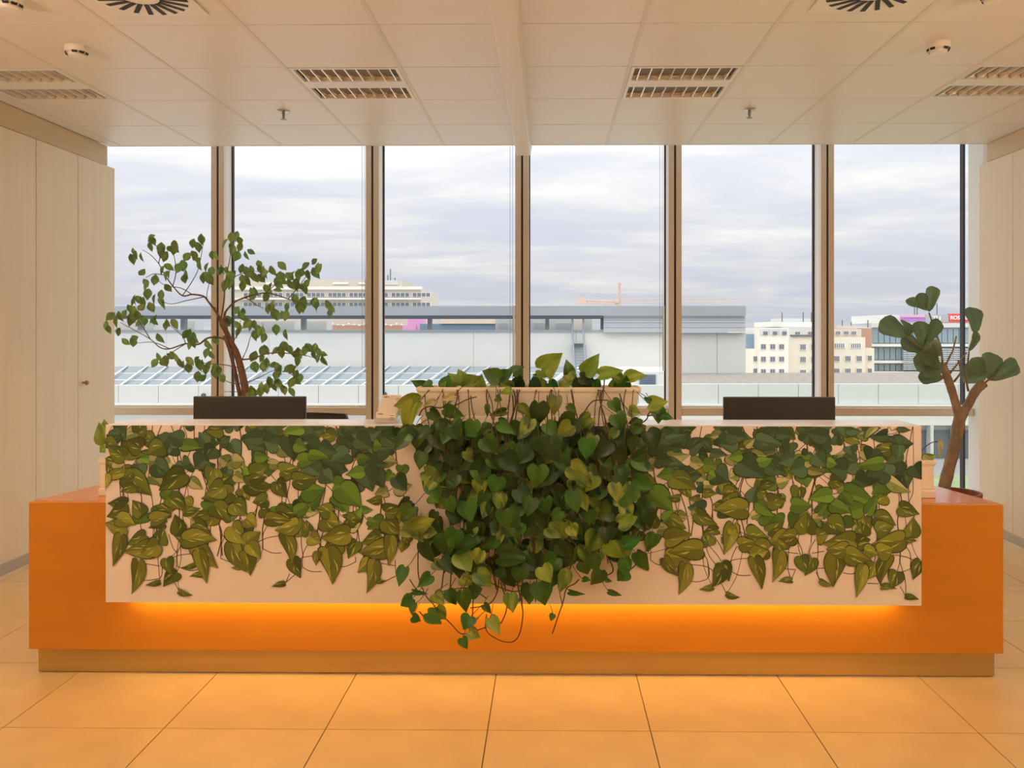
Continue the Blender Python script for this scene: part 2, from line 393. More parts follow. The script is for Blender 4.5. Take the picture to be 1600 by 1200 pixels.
for cx, lab in ((-1.68, 'square swirl air diffuser on the cabinet side of the beam'), (1.32, 'square swirl air diffuser on the panelled side of the beam')):
    cy = 3.43
    t = thing('air_diffuser', lab, 'air vent', (cx, cy, ZC - .012), 'ceiling air diffusers')
    box('plate', M['plastic'], t, cx - .205, cx + .205, cy - .205, cy + .205, ZC - .010, ZC - .0005, bevel=.002)
    for k in range(20):
        w = 2 * math.pi * k / 20 + .1
        u = Vector((math.cos(w), math.sin(w), 0)); n = Vector((-math.sin(w), math.cos(w), 0))
        c = Vector((cx, cy, 0)); r0, r1, hwid = .075, .185, .010
        sk = n * .02
        p = [c + u * r0 - n * hwid, c + u * r1 - n * hwid + sk, c + u * r1 + n * hwid + sk, c + u * r0 + n * hwid]
        z0, z1 = ZC - .0125, ZC - .0102
        MB().hexa([(q.x, q.y, z0) for q in p] + [(q.x, q.y, z1) for q in p]).build('slot', M['dark'], t)
for px, py, lab in ((120, 70, 'white smoke detector over the cabinets'), (1466, 70, 'white smoke detector near the panelled wall'),
                    (14, -8, 'round white ceiling speaker over the cabinets'), (1553, -12, 'round white ceiling speaker near the panelled wall')):
    Y = F * (ZC - CAMH) / (CY - py); x = ax(px, Y)
    t = thing('smoke_detector' if 'smoke' in lab else 'ceiling_speaker', lab, 'smoke detector' if 'smoke' in lab else 'speaker', (x, Y, ZC))
    MB().lathe((x, Y, ZC), [(.03, -.05), (.038, -.045), (.042, -.034)][::1] + [(.052, -.030), (.055, -.012), (.055, -.0005)], 24).build('body', M['plastic'], t, smooth=False)
    mb = MB()
    for k in range(10):
        w = 2 * math.pi * k / 10
        if k % 5 == 2: continue
        a, b = w - .24, w + .24
        mb.face([(x + .0485 * math.cos(a), Y + .0485 * math.sin(a), ZC - .040), (x + .0485 * math.cos(b), Y + .0485 * math.sin(b), ZC - .040),
                 (x + .0535 * math.cos(b), Y + .0535 * math.sin(b), ZC - .029), (x + .0535 * math.cos(a), Y + .0535 * math.sin(a), ZC - .029)])
    mb.build('intake_slots', M['dark'], t)
for px, lab in ((443, 'chrome ceiling sprinkler on the cabinet side'), (1171, 'chrome ceiling sprinkler on the panelled side')):
    Y = 5.24; x = ax(px, Y)
    t = thing('sprinkler_head', lab, 'sprinkler', (x, Y, ZC), 'ceiling sprinklers')
    MB().lathe((x, Y, ZC), [(.012, -.014), (.036, -.006), (.038, -.0005)], 20).build('escutcheon', M['chrome'], t, smooth=True)
    MB().lathe((x, Y, ZC), [(.006, -.05), (.009, -.03), (.010, -.014)], 12).build('nozzle', M['alu'], t)
    MB().lathe((x, Y, ZC), [(.018, -.056), (.018, -.053), (.004, -.050)], 16).build('deflector', M['alu'], t)

# ------------------------------------------------------------------ reception desk
YP, YO, YK = 3.45, 3.57, 3.605
PX0, PX1 = ax(165, YP), ax(1440, YP)
PZ0, PZ1 = .352, 1.085
OX0, OX1 = ax(45, YO), ax(1568, YO)
DB = 4.36
desk = thing('reception_desk', 'long orange reception desk with a white front panel printed with hanging vines', 'desk', ((OX0 + OX1) / 2, 3.95, 0))
tp = .17
box('front_panel', M['orange'], desk, OX0, OX1, YO, YO + .03, .112, .74, bevel=.002)
for sx_, nm in ((OX0, 1), (OX1, -1)):
    a, b = (sx_, sx_ + nm * .03)
    c, d = (sx_ + nm * tp, sx_ + nm * (tp + .03))
    q = [(a, YO + .03), (b, YO + .03), (d, DB), (c, DB)]
    if nm < 0: q = [q[1], q[0], q[3], q[2]]
    MB().hexa([(x, y, .112) for x, y in q] + [(x, y, .715) for x, y in q]).build('side_panel', M['orange'], desk)
q = [(OX0, YO + .031), (OX1, YO + .031), (OX1 - tp, DB), (OX0 + tp, DB)]
MB().hexa([(x, y, .716) for x, y in q] + [(x, y, .7405) for x, y in q]).build('worktop', M['orangetop'], desk)
xm = ax(800, YK)
for a, b in ((OX0 + .02, xm - .001), (xm + .001, OX1 - .02)):
    box('plinth', M['plinth'], desk, a, b, YK, YK + .02, .004, .112)
for a in (OX0 + .05, -1.0, .8, OX1 - .09):
    box('foot_frame', M['dark'], desk, a, a + .04, YK + .021, DB - .2, 0, .111)
shield = MB().box(PX0, PX1, YP, YP + .022, PZ0, PZ1).build('counter_front', M['white'], desk, bevel=.0015)
box('counter_top', M['whitetop'], desk, PX0, PX1, YP + .0222, YP + .235, PZ1 - .024, PZ1, bevel=.0015)
box('counter_underside', M['white'], desk, PX0 + .001, PX1 - .001, YP + .0225, YO - .0005, PZ0, PZ0 + .018)
box('counter_back', M['white'], desk, PX0 + .001, PX1 - .001, YP + .215, YP + .234, .7412, PZ1 - .0245)
for a in (PX0 + .0005, PX1 - .0185):
    box('counter_end', M['white'], desk, a, a + .018, YP + .0225, YO - .0005, PZ0 + .019, PZ1 - .0245)
    box('counter_end', M['white'], desk, a, a + .018, YO, YP + .2145, .7412, PZ1 - .0245)
box('led_strip', M['led'], desk, PX0 + .05, PX1 - .05, YO - .05, YO - .035, PZ0 - .006, PZ0 - .0005)
area('led_glow', ((PX0 + PX1) / 2, YO - .042, PZ0 - .008), (math.radians(12), 0, 0), PX1 - PX0 - .12, .02, LED_W, (1, .68, .26))

# --- the vine print on the counter front (flat)
def P(c): return mat('print_' + c[0], c[1], .42, spec=.4)
PR = {k: P((n, c)) for k, n, c in (('d', 'deep_green', (74, 104, 78)), ('D', 'deep_shade', (56, 82, 60)), ('g', 'mid_green', (86, 122, 56)), ('b', 'leaf_green', (102, 142, 56)), ('B', 'leaf_shade', (80, 118, 48)),
      ('o', 'olive', (106, 120, 50)), ('O', 'olive_shade', (82, 96, 42)), ('y', 'yellow_olive', (134, 140, 56)), ('Y', 'yellow_shade', (104, 112, 46)), ('p', 'pale', (176, 178, 132)), ('Q', 'pale_shade', (120, 138, 84)),
      ('k', 'leaf_edge', (50, 58, 34)), ('s', 'streak', (192, 196, 116)), ('t', 'stem', (96, 66, 56)))}
for _k in list('dDgbBoOyYpQ'):       # each printed green comes in a lighter and a darker tone
    b_ = PR[_k].node_tree.nodes['Principled BSDF'].inputs['Base Color'].default_value
    for _n, _f in (('+', 1.3), ('-', .74)):
        m2 = PR[_k].copy(); m2.name = PR[_k].name + ('_light' if _n == '+' else '_dark'); PR[_k + _n] = m2
        m2.node_tree.nodes['Principled BSDF'].inputs['Base Color'].default_value = (b_[0] * _f, b_[1] * _f, b_[2] * _f, 1)
pk = list(PR); pidx = {k: i for i, k in enumerate(pk)}
pr = MB(); zoff = [0.0]
HEART = [(0, .0), (.12, -.075), (.26, -.085), (.40, -.03), (.48, .10), (.49, .24), (.44, .40), (.35, .55), (.24, .69), (.13, .82), (.05, .93), (0, 1.0)]
def pp(px, py):
    p = at(px, py, YP); return p.x, p.z
def print_leaf(bx, by, tx, ty, w, c):
    (x0, z0), (x1, z1) = pp(bx, by), pp(tx, ty); L = math.hypot(x1 - x0, z1 - z0)
    if L < 1e-4: return
    ux, uz = (x1 - x0) / L, (z1 - z0) / L; nx, nz = -uz, ux; wd = w * 1.14 * YP / F
    zoff[0] += 6e-6; y = YP - .0006 - zoff[0]; bend = random.uniform(-.10, .10)
    shade = {'d': 'D', 'b': 'B', 'o': 'O', 'y': 'Y', 'p': 'Q', 'g': 'B'}[c]
    fl = random.random() < .5
    def pt(s, t):
        s2 = s * wd + bend * L * math.sin(t * math.pi) ; x = x0 + ux * t * L + nx * s2; z = z0 + uz * t * L + nz * s2
        return (min(max(x, PX0 + .0005), PX1 - .0005), y, min(max(z, PZ0 + .001), PZ1 - .003))
    tone = random.choice(('', '', '+', '-'))
    for sg in (-1, 1):
        ring = [pt(sg * (s * 1.07 + .012), -.02 + t * 1.03) for s, t in HEART]; ring = [(a_, b_ + 3e-6, c_) for a_, b_, c_ in ring]
        pr.face(ring if sg < 0 else ring[::-1], pidx['k'])
        ring = [pt(sg * s * random.uniform(.95, 1.03), t) for s, t in HEART]
        pr.face(ring if sg < 0 else ring[::-1], pidx[(c if (sg > 0) == fl else shade) + tone])
    y -= 1e-6; pr.face([pt(-.006, .0), pt(.006, .0), pt(.004, .5), pt(0, .96), pt(-.004, .5)], pidx[shade + '-'])
    if c in 'yop' or random.random() < .35:
        y -= 2e-6
        for _ in range(random.randint(2, 4)):
            sg = random.choice((-1, 1)); t0 = random.uniform(.05, .4); t1 = t0 + random.uniform(.25, .5); s0 = random.uniform(.02, .1) * sg; s1 = random.uniform(.15, .28) * sg
            a = [pt(s0, t0), pt((s0 + s1) / 2 + .035 * sg, (t0 + t1) / 2), pt(s1 * .8, t1), pt((s0 + s1) / 2 - .02 * sg, (t0 + t1) / 2)]
            pr.face(a, pidx['s' if c in 'yo' else ('b' if c != 'p' else 'o')])
def print_stem(pts, w=1.7):
    zoff[0] += 1e-6; y = YP - .0004 - zoff[0] * .02
    q = []
    P2 = [Vector(p) for p in pts]
    for i in range(len(P2) - 1):
        a, b = P2[max(i - 1, 0)], P2[i]; c, d = P2[i + 1], P2[min(i + 2, len(P2) - 1)]
        for k in range(5):
            t = k / 5; q.append(.5 * ((2 * b) + (c - a) * t + (2 * a - 5 * b + 4 * c - d) * t * t + (3 * b - a - 3 * c + d) * t ** 3))
    q.append(P2[-1])
    for a, b in zip(q, q[1:]):
        d = b - a
        if d.length < 1e-6: continue
        n = Vector((-d.y, d.x)).normalized() * w / 2; e_ = d.normalized() * .25
        r = [a - e_ + n, a - e_ - n, b + e_ - n, b + e_ + n]; f = []
        for v in r:
            x, z = pp(v.x, v.y); f.append((min(max(x, PX0 + .0005), PX1 - .0005), y, min(max(z, PZ0 + .001), PZ1 - .003)))
        pr.face(f, pidx['t'])

CROPS = {
 (145, 650): '''190,200,335,240,90,o 200,255,95,190,100,o 130,290,205,300,70,p 120,370,260,345,60,y 85,365,74,468,70,y 215,375,370,495,130,o 260,445,178,475,60,o 290,305,300,400,90,d
 360,280,440,280,80,p 390,300,500,375,115,d 365,375,445,440,80,p 570,360,415,465,120,o 610,290,560,320,100,d 615,400,692,455,62,p 690,350,770,300,110,d 730,410,865,375,100,o 870,480,680,515,110,o
 215,545,95,545,75,o 205,565,90,628,90,o 310,615,250,525,90,o 160,640,272,680,90,y 215,700,75,668,110,y 180,750,128,938,80,y 330,745,212,802,80,o 410,800,300,860,105,y 400,820,193,848,110,y 290,910,245,1110,82,y
 480,510,585,590,100,o 490,600,385,560,75,o 370,650,495,615,85,y 572,600,675,575,55,o 450,675,350,700,50,o 425,795,445,690,85,o 540,725,515,612,90,o 720,620,622,652,55,o 640,670,745,740,90,o 575,760,508,745,60,o
 575,770,780,775,110,y 640,800,785,950,100,y 665,850,715,1045,80,y 465,890,495,985,75,o 525,978,443,1065,80,o 420,1038,330,1055,32,o 540,1095,628,1118,34,o 640,930,555,945,30,o 690,992,605,1003,32,o 945,935,865,945,30,o
 760,560,860,665,110,o 830,600,760,640,65,p 880,545,965,620,120,o 870,690,965,800,120,y 870,790,968,975,100,y 890,370,955,410,60,p 840,290,790,255,80,p 880,285,950,280,85,p 700,270,640,330,120,d 760,330,720,430,110,o 820,440,705,490,115,o
 90,160,160,180,70,o 440,190,340,240,110,o 300,200,210,150,110,o 760,200,700,270,100,d 250,350,190,385,60,o 520,300,560,350,70,d 560,150,470,120,90,d''',
 (385, 650): '''350,75,225,110,80,b 260,130,300,285,115,d 310,170,385,210,80,b 390,170,480,235,100,d 470,190,570,230,90,d 560,170,650,225,100,d 640,235,525,285,110,d 585,345,463,278,125,d 480,360,550,415,95,d 330,280,465,270,85,b 400,240,520,258,65,b 380,300,480,375,130,d
 150,300,235,300,62,p 60,250,150,258,65,b 40,365,132,315,105,o 215,345,335,320,105,o 300,400,455,385,100,o 0,425,175,430,105,o 30,395,132,378,65,o 190,410,260,510,90,o 350,470,495,450,120,b 405,565,495,455,65,b 550,430,650,440,110,b 590,450,722,570,140,b 560,500,640,610,90,b 660,655,725,560,65,b
 732,345,620,366,75,b 740,330,790,472,140,d 740,300,885,300,130,d 800,350,860,450,100,d 700,270,775,262,65,b 865,280,945,290,75,p 840,520,748,527,50,o 880,470,800,490,65,p 310,600,412,545,75,b 205,590,318,622,85,o 525,600,440,570,95,o 380,600,452,600,55,p
 130,640,285,650,80,y 320,675,178,712,95,y 245,742,285,925,80,y 345,745,345,628,80,o 390,715,378,648,60,o 480,640,595,700,125,y 400,750,470,790,85,y 640,735,465,760,115,y 590,785,470,840,115,y 450,850,438,935,50,y 510,830,540,1052,120,y 290,895,340,1012,80,o 240,1045,158,1065,32,o 640,690,715,665,75,p
 640,650,715,640,85,o 760,655,835,672,50,b 720,585,792,585,42,b 838,745,717,795,85,o 890,815,700,850,115,y 690,785,637,890,80,o 770,900,697,977,75,y 800,912,750,1107,80,y 810,1025,876,1030,30,o 870,650,965,740,110,y 870,600,965,560,95,o 900,755,888,935,75,y 0,785,92,722,95,y 20,800,92,892,85,y 0,850,27,997,85,y
 0,640,65,690,95,y 130,520,40,540,85,o 90,580,155,600,85,o 130,90,200,120,110,d 200,180,100,150,100,d 860,130,955,180,100,d 820,220,930,200,110,d 700,210,660,260,70,d 800,180,850,190,70,b 690,140,790,200,110,d''',
 (1000, 650): '''60,180,195,180,125,d 245,200,165,190,52,d 170,150,295,110,65,d 310,210,425,140,85,d 600,170,490,180,105,d 550,110,668,140,115,d 445,232,550,245,52,d 730,150,902,185,95,d 660,185,718,140,52,p 630,240,550,262,65,b 670,235,640,295,85,d 700,240,795,250,65,p 740,290,832,262,65,b
 100,270,205,280,95,d 180,250,312,240,65,p 160,310,285,310,100,d 205,360,103,377,75,b 60,300,115,290,65,p 260,380,388,370,110,d 205,385,355,460,115,o 320,290,405,300,85,p 400,300,475,310,85,b 470,350,555,410,130,d 430,365,475,380,65,b 400,430,472,430,55,p 398,482,482,485,52,o
 625,290,785,390,145,d 600,360,558,385,75,p 790,300,912,360,115,d 760,430,852,420,52,o 870,420,925,420,52,p 700,535,728,428,85,d 740,470,805,490,75,o 800,530,912,525,95,o 735,540,842,625,75,b 605,520,500,530,90,o 510,545,452,552,45,o 660,580,455,585,120,y 580,680,525,865,88,y 560,700,615,740,60,y
 350,610,482,677,80,o 485,710,388,732,55,o 430,805,405,722,85,o 540,780,503,755,45,o 245,510,168,505,45,o 370,508,298,518,38,o 240,620,305,630,65,p 330,585,362,605,55,p 0,430,88,450,95,b 60,480,205,595,140,b 0,530,62,560,115,d 75,695,58,582,80,o 150,650,232,590,65,b 190,640,288,702,85,o 110,710,190,695,85,p
 165,770,325,740,105,y 380,830,175,850,115,y 170,880,332,890,105,y 285,930,240,1117,82,y 150,890,247,1002,62,y 95,740,48,852,80,o 0,870,52,967,75,o 510,918,555,1032,85,o 505,960,448,1067,80,o 455,1070,368,1083,34,o 540,1112,627,1130,34,o
 670,740,805,760,125,o 620,800,725,780,85,y 800,830,665,830,115,y 690,860,800,840,105,y 715,888,760,1082,80,y 920,760,800,790,115,y 870,850,825,1037,80,y 800,722,902,650,75,o 700,622,792,600,48,p''',
 (1215, 650): '''0,110,105,125,75,d 300,130,165,98,85,d 360,75,420,135,65,d 430,88,532,95,52,d 610,70,540,150,38,p 682,115,578,132,68,d 750,72,832,88,38,d 75,170,75,240,85,d 280,155,275,225,95,d 450,190,465,250,80,d 450,240,360,240,72,p 750,185,745,270,82,d
 105,250,0,295,105,d 165,310,65,345,115,d 110,270,205,270,55,b 170,285,245,290,75,p 240,240,300,315,105,d 190,335,285,360,52,p 310,285,372,300,65,b 490,290,365,320,125,d 425,340,303,318,120,d 330,400,425,425,75,o 652,290,490,312,82,b 782,280,662,312,115,d 705,370,598,303,120,d 560,380,645,390,95,d 480,390,562,435,115,d 470,370,545,350,60,p
 690,400,832,472,75,p 780,360,812,452,105,d 790,345,832,345,55,p 850,310,900,395,105,d 0,420,72,400,65,p 375,452,455,450,52,p 420,470,612,540,115,b 400,490,475,565,65,b 460,590,565,560,105,b 335,555,462,605,85,b 560,605,632,490,65,b 332,490,188,520,88,b 90,555,220,560,90,b 250,605,322,520,55,b 0,530,48,520,85,o
 180,728,180,598,130,o 220,640,285,640,55,p 140,605,205,610,50,p 760,570,885,612,85,o 830,748,845,630,90,o 610,630,737,682,100,o 620,722,725,690,105,o 530,748,515,658,90,o 490,795,578,770,95,o 310,660,425,740,125,o 245,750,315,740,95,y 475,780,280,795,120,y 430,830,300,830,95,y 365,865,345,1067,115,y 110,750,0,762,95,y 0,790,52,830,95,y 25,860,0,1002,65,y
 145,878,178,985,80,o 215,888,168,997,80,o 85,1025,0,1035,34,o 265,1030,347,1057,34,o 430,860,582,895,105,y 540,840,625,865,85,y 782,772,582,800,115,y 630,850,725,820,105,y 785,770,867,780,45,o 685,880,640,1052,80,y 530,940,490,1132,75,y 600,918,552,1022,90,y 745,975,708,1077,90,o 650,1065,742,1080,38,o 800,1125,882,1145,34,o 890,905,845,1022,75,o'''}
PL = []
for (ox, oy), s in CROPS.items():
    for it in s.split():
        a = it.split(','); v = [float(q) for q in a[:5]]
        PL.append((ox + v[0] / 4, oy + v[1] / 4, ox + v[2] / 4, oy + v[3] / 4, v[4] / 4, a[5]))
rs = random.Random(3)
TOP = []
FILL = []
for k in range(185):
    x = rs.choice((rs.uniform(172, 640), rs.uniform(990, 1400))); y = 672 + 150 * rs.random() ** 1.5
    w = rs.uniform(-.3, 3.44); L = rs.uniform(22, 34)
    FILL.append((x, y, x + L * math.cos(w), y + L * math.sin(w) * .8, rs.uniform(17, 26), rs.choice('dddop') if y < 715 else rs.choice('dobgyp')))
for k in range(190):      # crowded small dark leaves along the top of the print, and the stretch hidden by the real plant
    x = rs.uniform(185, 1330) if k < 120 else rs.uniform(600, 1010)
    y = rs.uniform(664, 698) if k < 120 else rs.uniform(690, 880)
    w = rs.uniform(0, 6.28) if k < 120 else rs.uniform(.6, 2.5); L = rs.uniform(20, 34)
    TOP.append((x, y, x + L * math.cos(w), min(y + L * math.sin(w) * .7, 925), rs.uniform(15, 24), 'd' if k < 100 else rs.choice('doby')))
# vines first (behind), then leaves
vx = [176, 196, 214, 235, 250, 268, 285, 300, 322, 345, 352, 372, 400, 420, 438, 455, 468, 490, 512, 528, 545, 560, 590, 610, 1022, 1040, 1055, 1078, 1100, 1124, 1148, 1162, 1180, 1208, 1232, 1246, 1259, 1272, 1290, 1318, 1342, 1352, 1368, 1388, 1405, 1426]
nodes = []
for x in vx:
    pts = [(x + rs.uniform(-4, 4), 662)]; y = 662; xx = x; yend = rs.uniform(790, 865)
    while y < yend:
        y += rs.uniform(22, 36); xx += rs.uniform(-9, 9); pts.append((xx, y))
    print_stem(pts, rs.uniform(1.3, 2.0)); nodes += pts
for L in PL:
    bx, by = L[0], L[1]
    c = sorted((n for n in nodes if n[1] < by - 4), key=lambda n: abs(n[0] - bx) + abs(by - n[1] - 22) * .6)[:3]
    if c:
        n = rs.choice(c); mx_, my_ = (n[0] + bx) / 2 + rs.uniform(-8, 8), (n[1] + by) / 2 + rs.uniform(2, 9)
        print_stem([n, (mx_, my_), (bx, by)], rs.uniform(.8, 1.3))
for o_, s in (((145, 650), '320,1028 380,1022 430,1000 432,900;525,938 600,965 660,960;530,935 528,860 560,790;515,1045 540,1095;640,858 540,870 480,895;325,922 420,938;800,890 860,912 930,915;800,890 805,800 835,740;475,740 500,820 530,860'),
              ((385, 650), '352,945 400,970 470,972;352,945 352,870 390,790;450,870 350,885 310,915;270,985 245,1045;560,938 620,940 685,910;685,910 680,880;100,828 160,855 220,855;100,828 105,740 135,680;935,1000 870,1030;935,1000 930,900;210,748 130,762 70,790;830,918 930,935'),
              ((1000, 650), '312,1032 370,1035 430,1005 425,920;320,928 410,940 460,970;385,855 420,900 430,1005;510,1050 540,1112;565,968 620,995 690,995;565,968 572,890 605,815;680,888 580,900 530,930;65,900 110,928 180,930;65,900 68,840;460,745 495,800 525,865'),
              ((1215, 650), '125,775 155,850 145,880;235,770 200,840 205,880;130,860 45,850;215,858 290,845;250,952 320,950;115,960 40,955;110,965 85,1025;240,975 265,1030;410,980 460,988 500,975;830,955 770,975 710,965;830,955 828,860 790,800;560,1045 630,1048;615,1000 650,1065;765,1065 800,1125;720,870 800,880 880,915;170,380 175,470 160,510;845,390 845,480 815,545;760,85 745,180')):
    for ln in s.split(';'):
        print_stem([(o_[0] + float(a.split(',')[0]) / 4, o_[1] + float(a.split(',')[1]) / 4) for a in ln.split()], 1.2)
for L in FILL: print_leaf(*L)
for L in TOP[:120]: print_leaf(*L)
for L in TOP[120:]: print_leaf(*L)
for L in sorted(PL, key=lambda l: {'p': 0, 'd': 1, 'b': 2, 'g': 2, 'o': 3, 'y': 4}[l[5]] + rs.random() * 1.5): print_leaf(*L)
vp = pr.build('vine_print', [PR[k] for k in pk], desk)
tag(vp, 'flat printed pothos vines on the white panel')

# ------------------------------------------------------------------ leaves of real plants
def leaf_mesh(name, prof, m, fold=.16, droop=.22, sinus=.13, wave=0.0, seed=0):
    r = random.Random(seed); us = (-1, -.55, 0, .55, 1); v, f = [], []
    for t, w in prof:
        for u in us:
            y = t - sinus * abs(u) ** .8 * (1 - t) ** 3
            x = u * w * .5
            z = fold * abs(x) - droop * t * t + wave * math.sin(9 * t + 2 * u) * abs(u) + r.uniform(-.012, .012)
            v.append((x, y, z))
    n = len(us)
    for i in range(len(prof) - 1):
        for j in range(n - 1): f.append((i * n + j, i * n + j + 1, (i + 1) * n + j + 1, (i + 1) * n + j))
    me = bpy.data.meshes.new(name); me.from_pydata(v, [], f); me.materials.append(m)
    me.polygons.foreach_set('use_smooth', [True] * len(f)); me.update(); return me
HP = ((0, .42), (.07, .80), (.2, .99), (.36, .98), (.54, .80), (.72, .52), (.87, .24), (1, .02))
OP = ((0, .06), (.12, .5), (.3, .92), (.5, 1.0), (.68, .78), (.84, .38), (.93, .14), (1, .02))
FP = ((0, .10), (.12, .42), (.3, .66), (.5, .82), (.68, .98), (.84, .95), (.95, .58), (1, .12))
POTH = [[leaf_mesh('pothos_leaf', HP, lm, .25 + .2 * k, .1 + .22 * k, wave=.02 * k, seed=k) for k in range(3)] for lm in LEAF]
FIC = [leaf_mesh('ficus_leaf', OP, FICUS, .3, .2 * k, 0, seed=k) for k in range(3)]
FID = [leaf_mesh('fiddle_leaf', FP, FIDDLE, .3, .18 * k, 0, wave=.03, seed=k) for k in range(3)]
def put_leaf(parent, me, p0, p1, wd, normal, name='leaf'):
    y = p1 - p0; L = y.length; y = y / L
    x = y.cross(normal)
    if x.length < 1e-4: x = Vector((1, 0, 0))
    x.normalize(); z = x.cross(y)
    R = Matrix((x, y, z)).transposed().to_4x4()
    o = bpy.data.objects.new(name, me); C.objects.link(o); o.parent = parent
    o.matrix_basis = Matrix.Translation(p0 - WORLD[parent.name]) @ R @ Matrix.Diagonal((wd, L, L * .8, 1))
    return o
def spline(pts, n=5):
    q = []; P2 = [Vector(p) for p in pts]
    for i in range(len(P2) - 1):
        a, b, c, d = P2[max(i - 1, 0)], P2[i], P2[i + 1], P2[min(i + 2, len(P2) - 1)]
        for k in range(n):
            t = k / n; q.append(.5 * ((2 * b) + (c - a) * t + (2 * a - 5 * b + 4 * c - d) * t * t + (3 * b - a - 3 * c + d) * t ** 3))
    return q + [P2[-1]]
def rim_planter(parent, x0, x1, y0, y1, z0, h, inset=.03, nm='planter_box'):
    mb = MB(); a, b = inset * .55, inset * .35
    def ring(dx, dy, z): return [(x0 + dx, y0 + dy, z), (x1 - dx, y0 + dy, z), (x1 - dx, y1 - dy, z), (x0 + dx, y1 - dy, z)]
    levels = [ring(a, b, z0), ring(a, b, z0 + h * .19), ring(a + .006, b + .006, z0 + h * .20), ring(a + .004, b + .004, z0 + h * .26), ring(.008, .006, z0 + h * .84), ring(0, 0, z0 + h * .90), ring(0, 0, z0 + h),
              ring(.010, .010, z0 + h), ring(.014, .014, z0 + h * .75)]
    i0 = len(mb.v)
    for r in levels: mb.v += [Vector(p) for p in r]
    for i in range(len(levels) - 1):
        for j in range(4): mb.f.append([i0 + i * 4 + j, i0 + i * 4 + (j + 1) % 4, i0 + (i + 1) * 4 + (j + 1) % 4, i0 + (i + 1) * 4 + j]); mb.m.append(0)
    mb.f.append([i0 + j for j in (3, 2, 1, 0)]); mb.m.append(0)
    o = mb.build(nm, M['planter'], parent, bevel=.003)
    box('soil', M['soil'], parent, x0 + .013, x1 - .013, y0 + .013, y1 - .013, z0 + h * .7, z0 + h * .86)
    return o

YFACE = YP - .007
def clear_panel(verts):          # what hangs below the counter edge lies against the panel, never inside it
    for v in verts:
        if v.z < PZ1 + .035 and v.y > YFACE - .002: v.y = YFACE - .002
# --- the trailing pothos on the counter
YPL = 3.50
pl0, pl1 = ax(650, YPL), ax(1002, YPL)
poth = thing('potted_pothos', 'trailing pothos in a long cream planter box spilling over the white counter front', 'potted plant', ((pl0 + pl1) / 2, YPL + .08, PZ1))
rim_planter(poth, pl0, pl1, YPL, YPL + .165, PZ1 + .0005, .152)
R = random.Random(11)
def cl(ch): return {'g': 0, 'v': 1, 'd': 2, 'l': 3, 'p': 4}[ch]
PET = MB()
def poth_leaf(px0, py0, px1, py1, w, ch, Y, dy=None):
    p0 = at(px0, py0, Y); p1 = at(px1, py1, Y - (R.uniform(.0, .03) if dy is None else dy))
    n = Vector((R.uniform(-.45, .45), -1, R.uniform(.0, .75)))
    if py0 > 612:
        sx_ = max(-16, min(16, (825 - px0) * .12)) + R.uniform(-6, 6); q_ = [p0, at(px0 + sx_ * .4, py0 - R.uniform(5, 9), Y + .004), at(px0 + sx_, py0 - R.uniform(14, 24), min(Y + .02, 3.44))]
    else: q_ = [p0, at(px0 + R.uniform(-3, 3), 614, max(Y, 3.525))]
    PET.tube(spline(q_, 3), .0014, 4)
    o = put_leaf(poth, POTH[cl(ch)][R.randrange(3)], p0, p1, w * Y / F * 1.22, n)
    mw = Matrix.Translation(WORLD[poth.name]) @ o.matrix_basis
    far = [q.y for q in (mw @ v.co for v in o.data.vertices) if q.z < PZ1 + .02]
    if far and max(far) > YFACE - .001: o.matrix_basis = Matrix.Translation((0, YFACE - .001 - max(far), 0)) @ o.matrix_basis
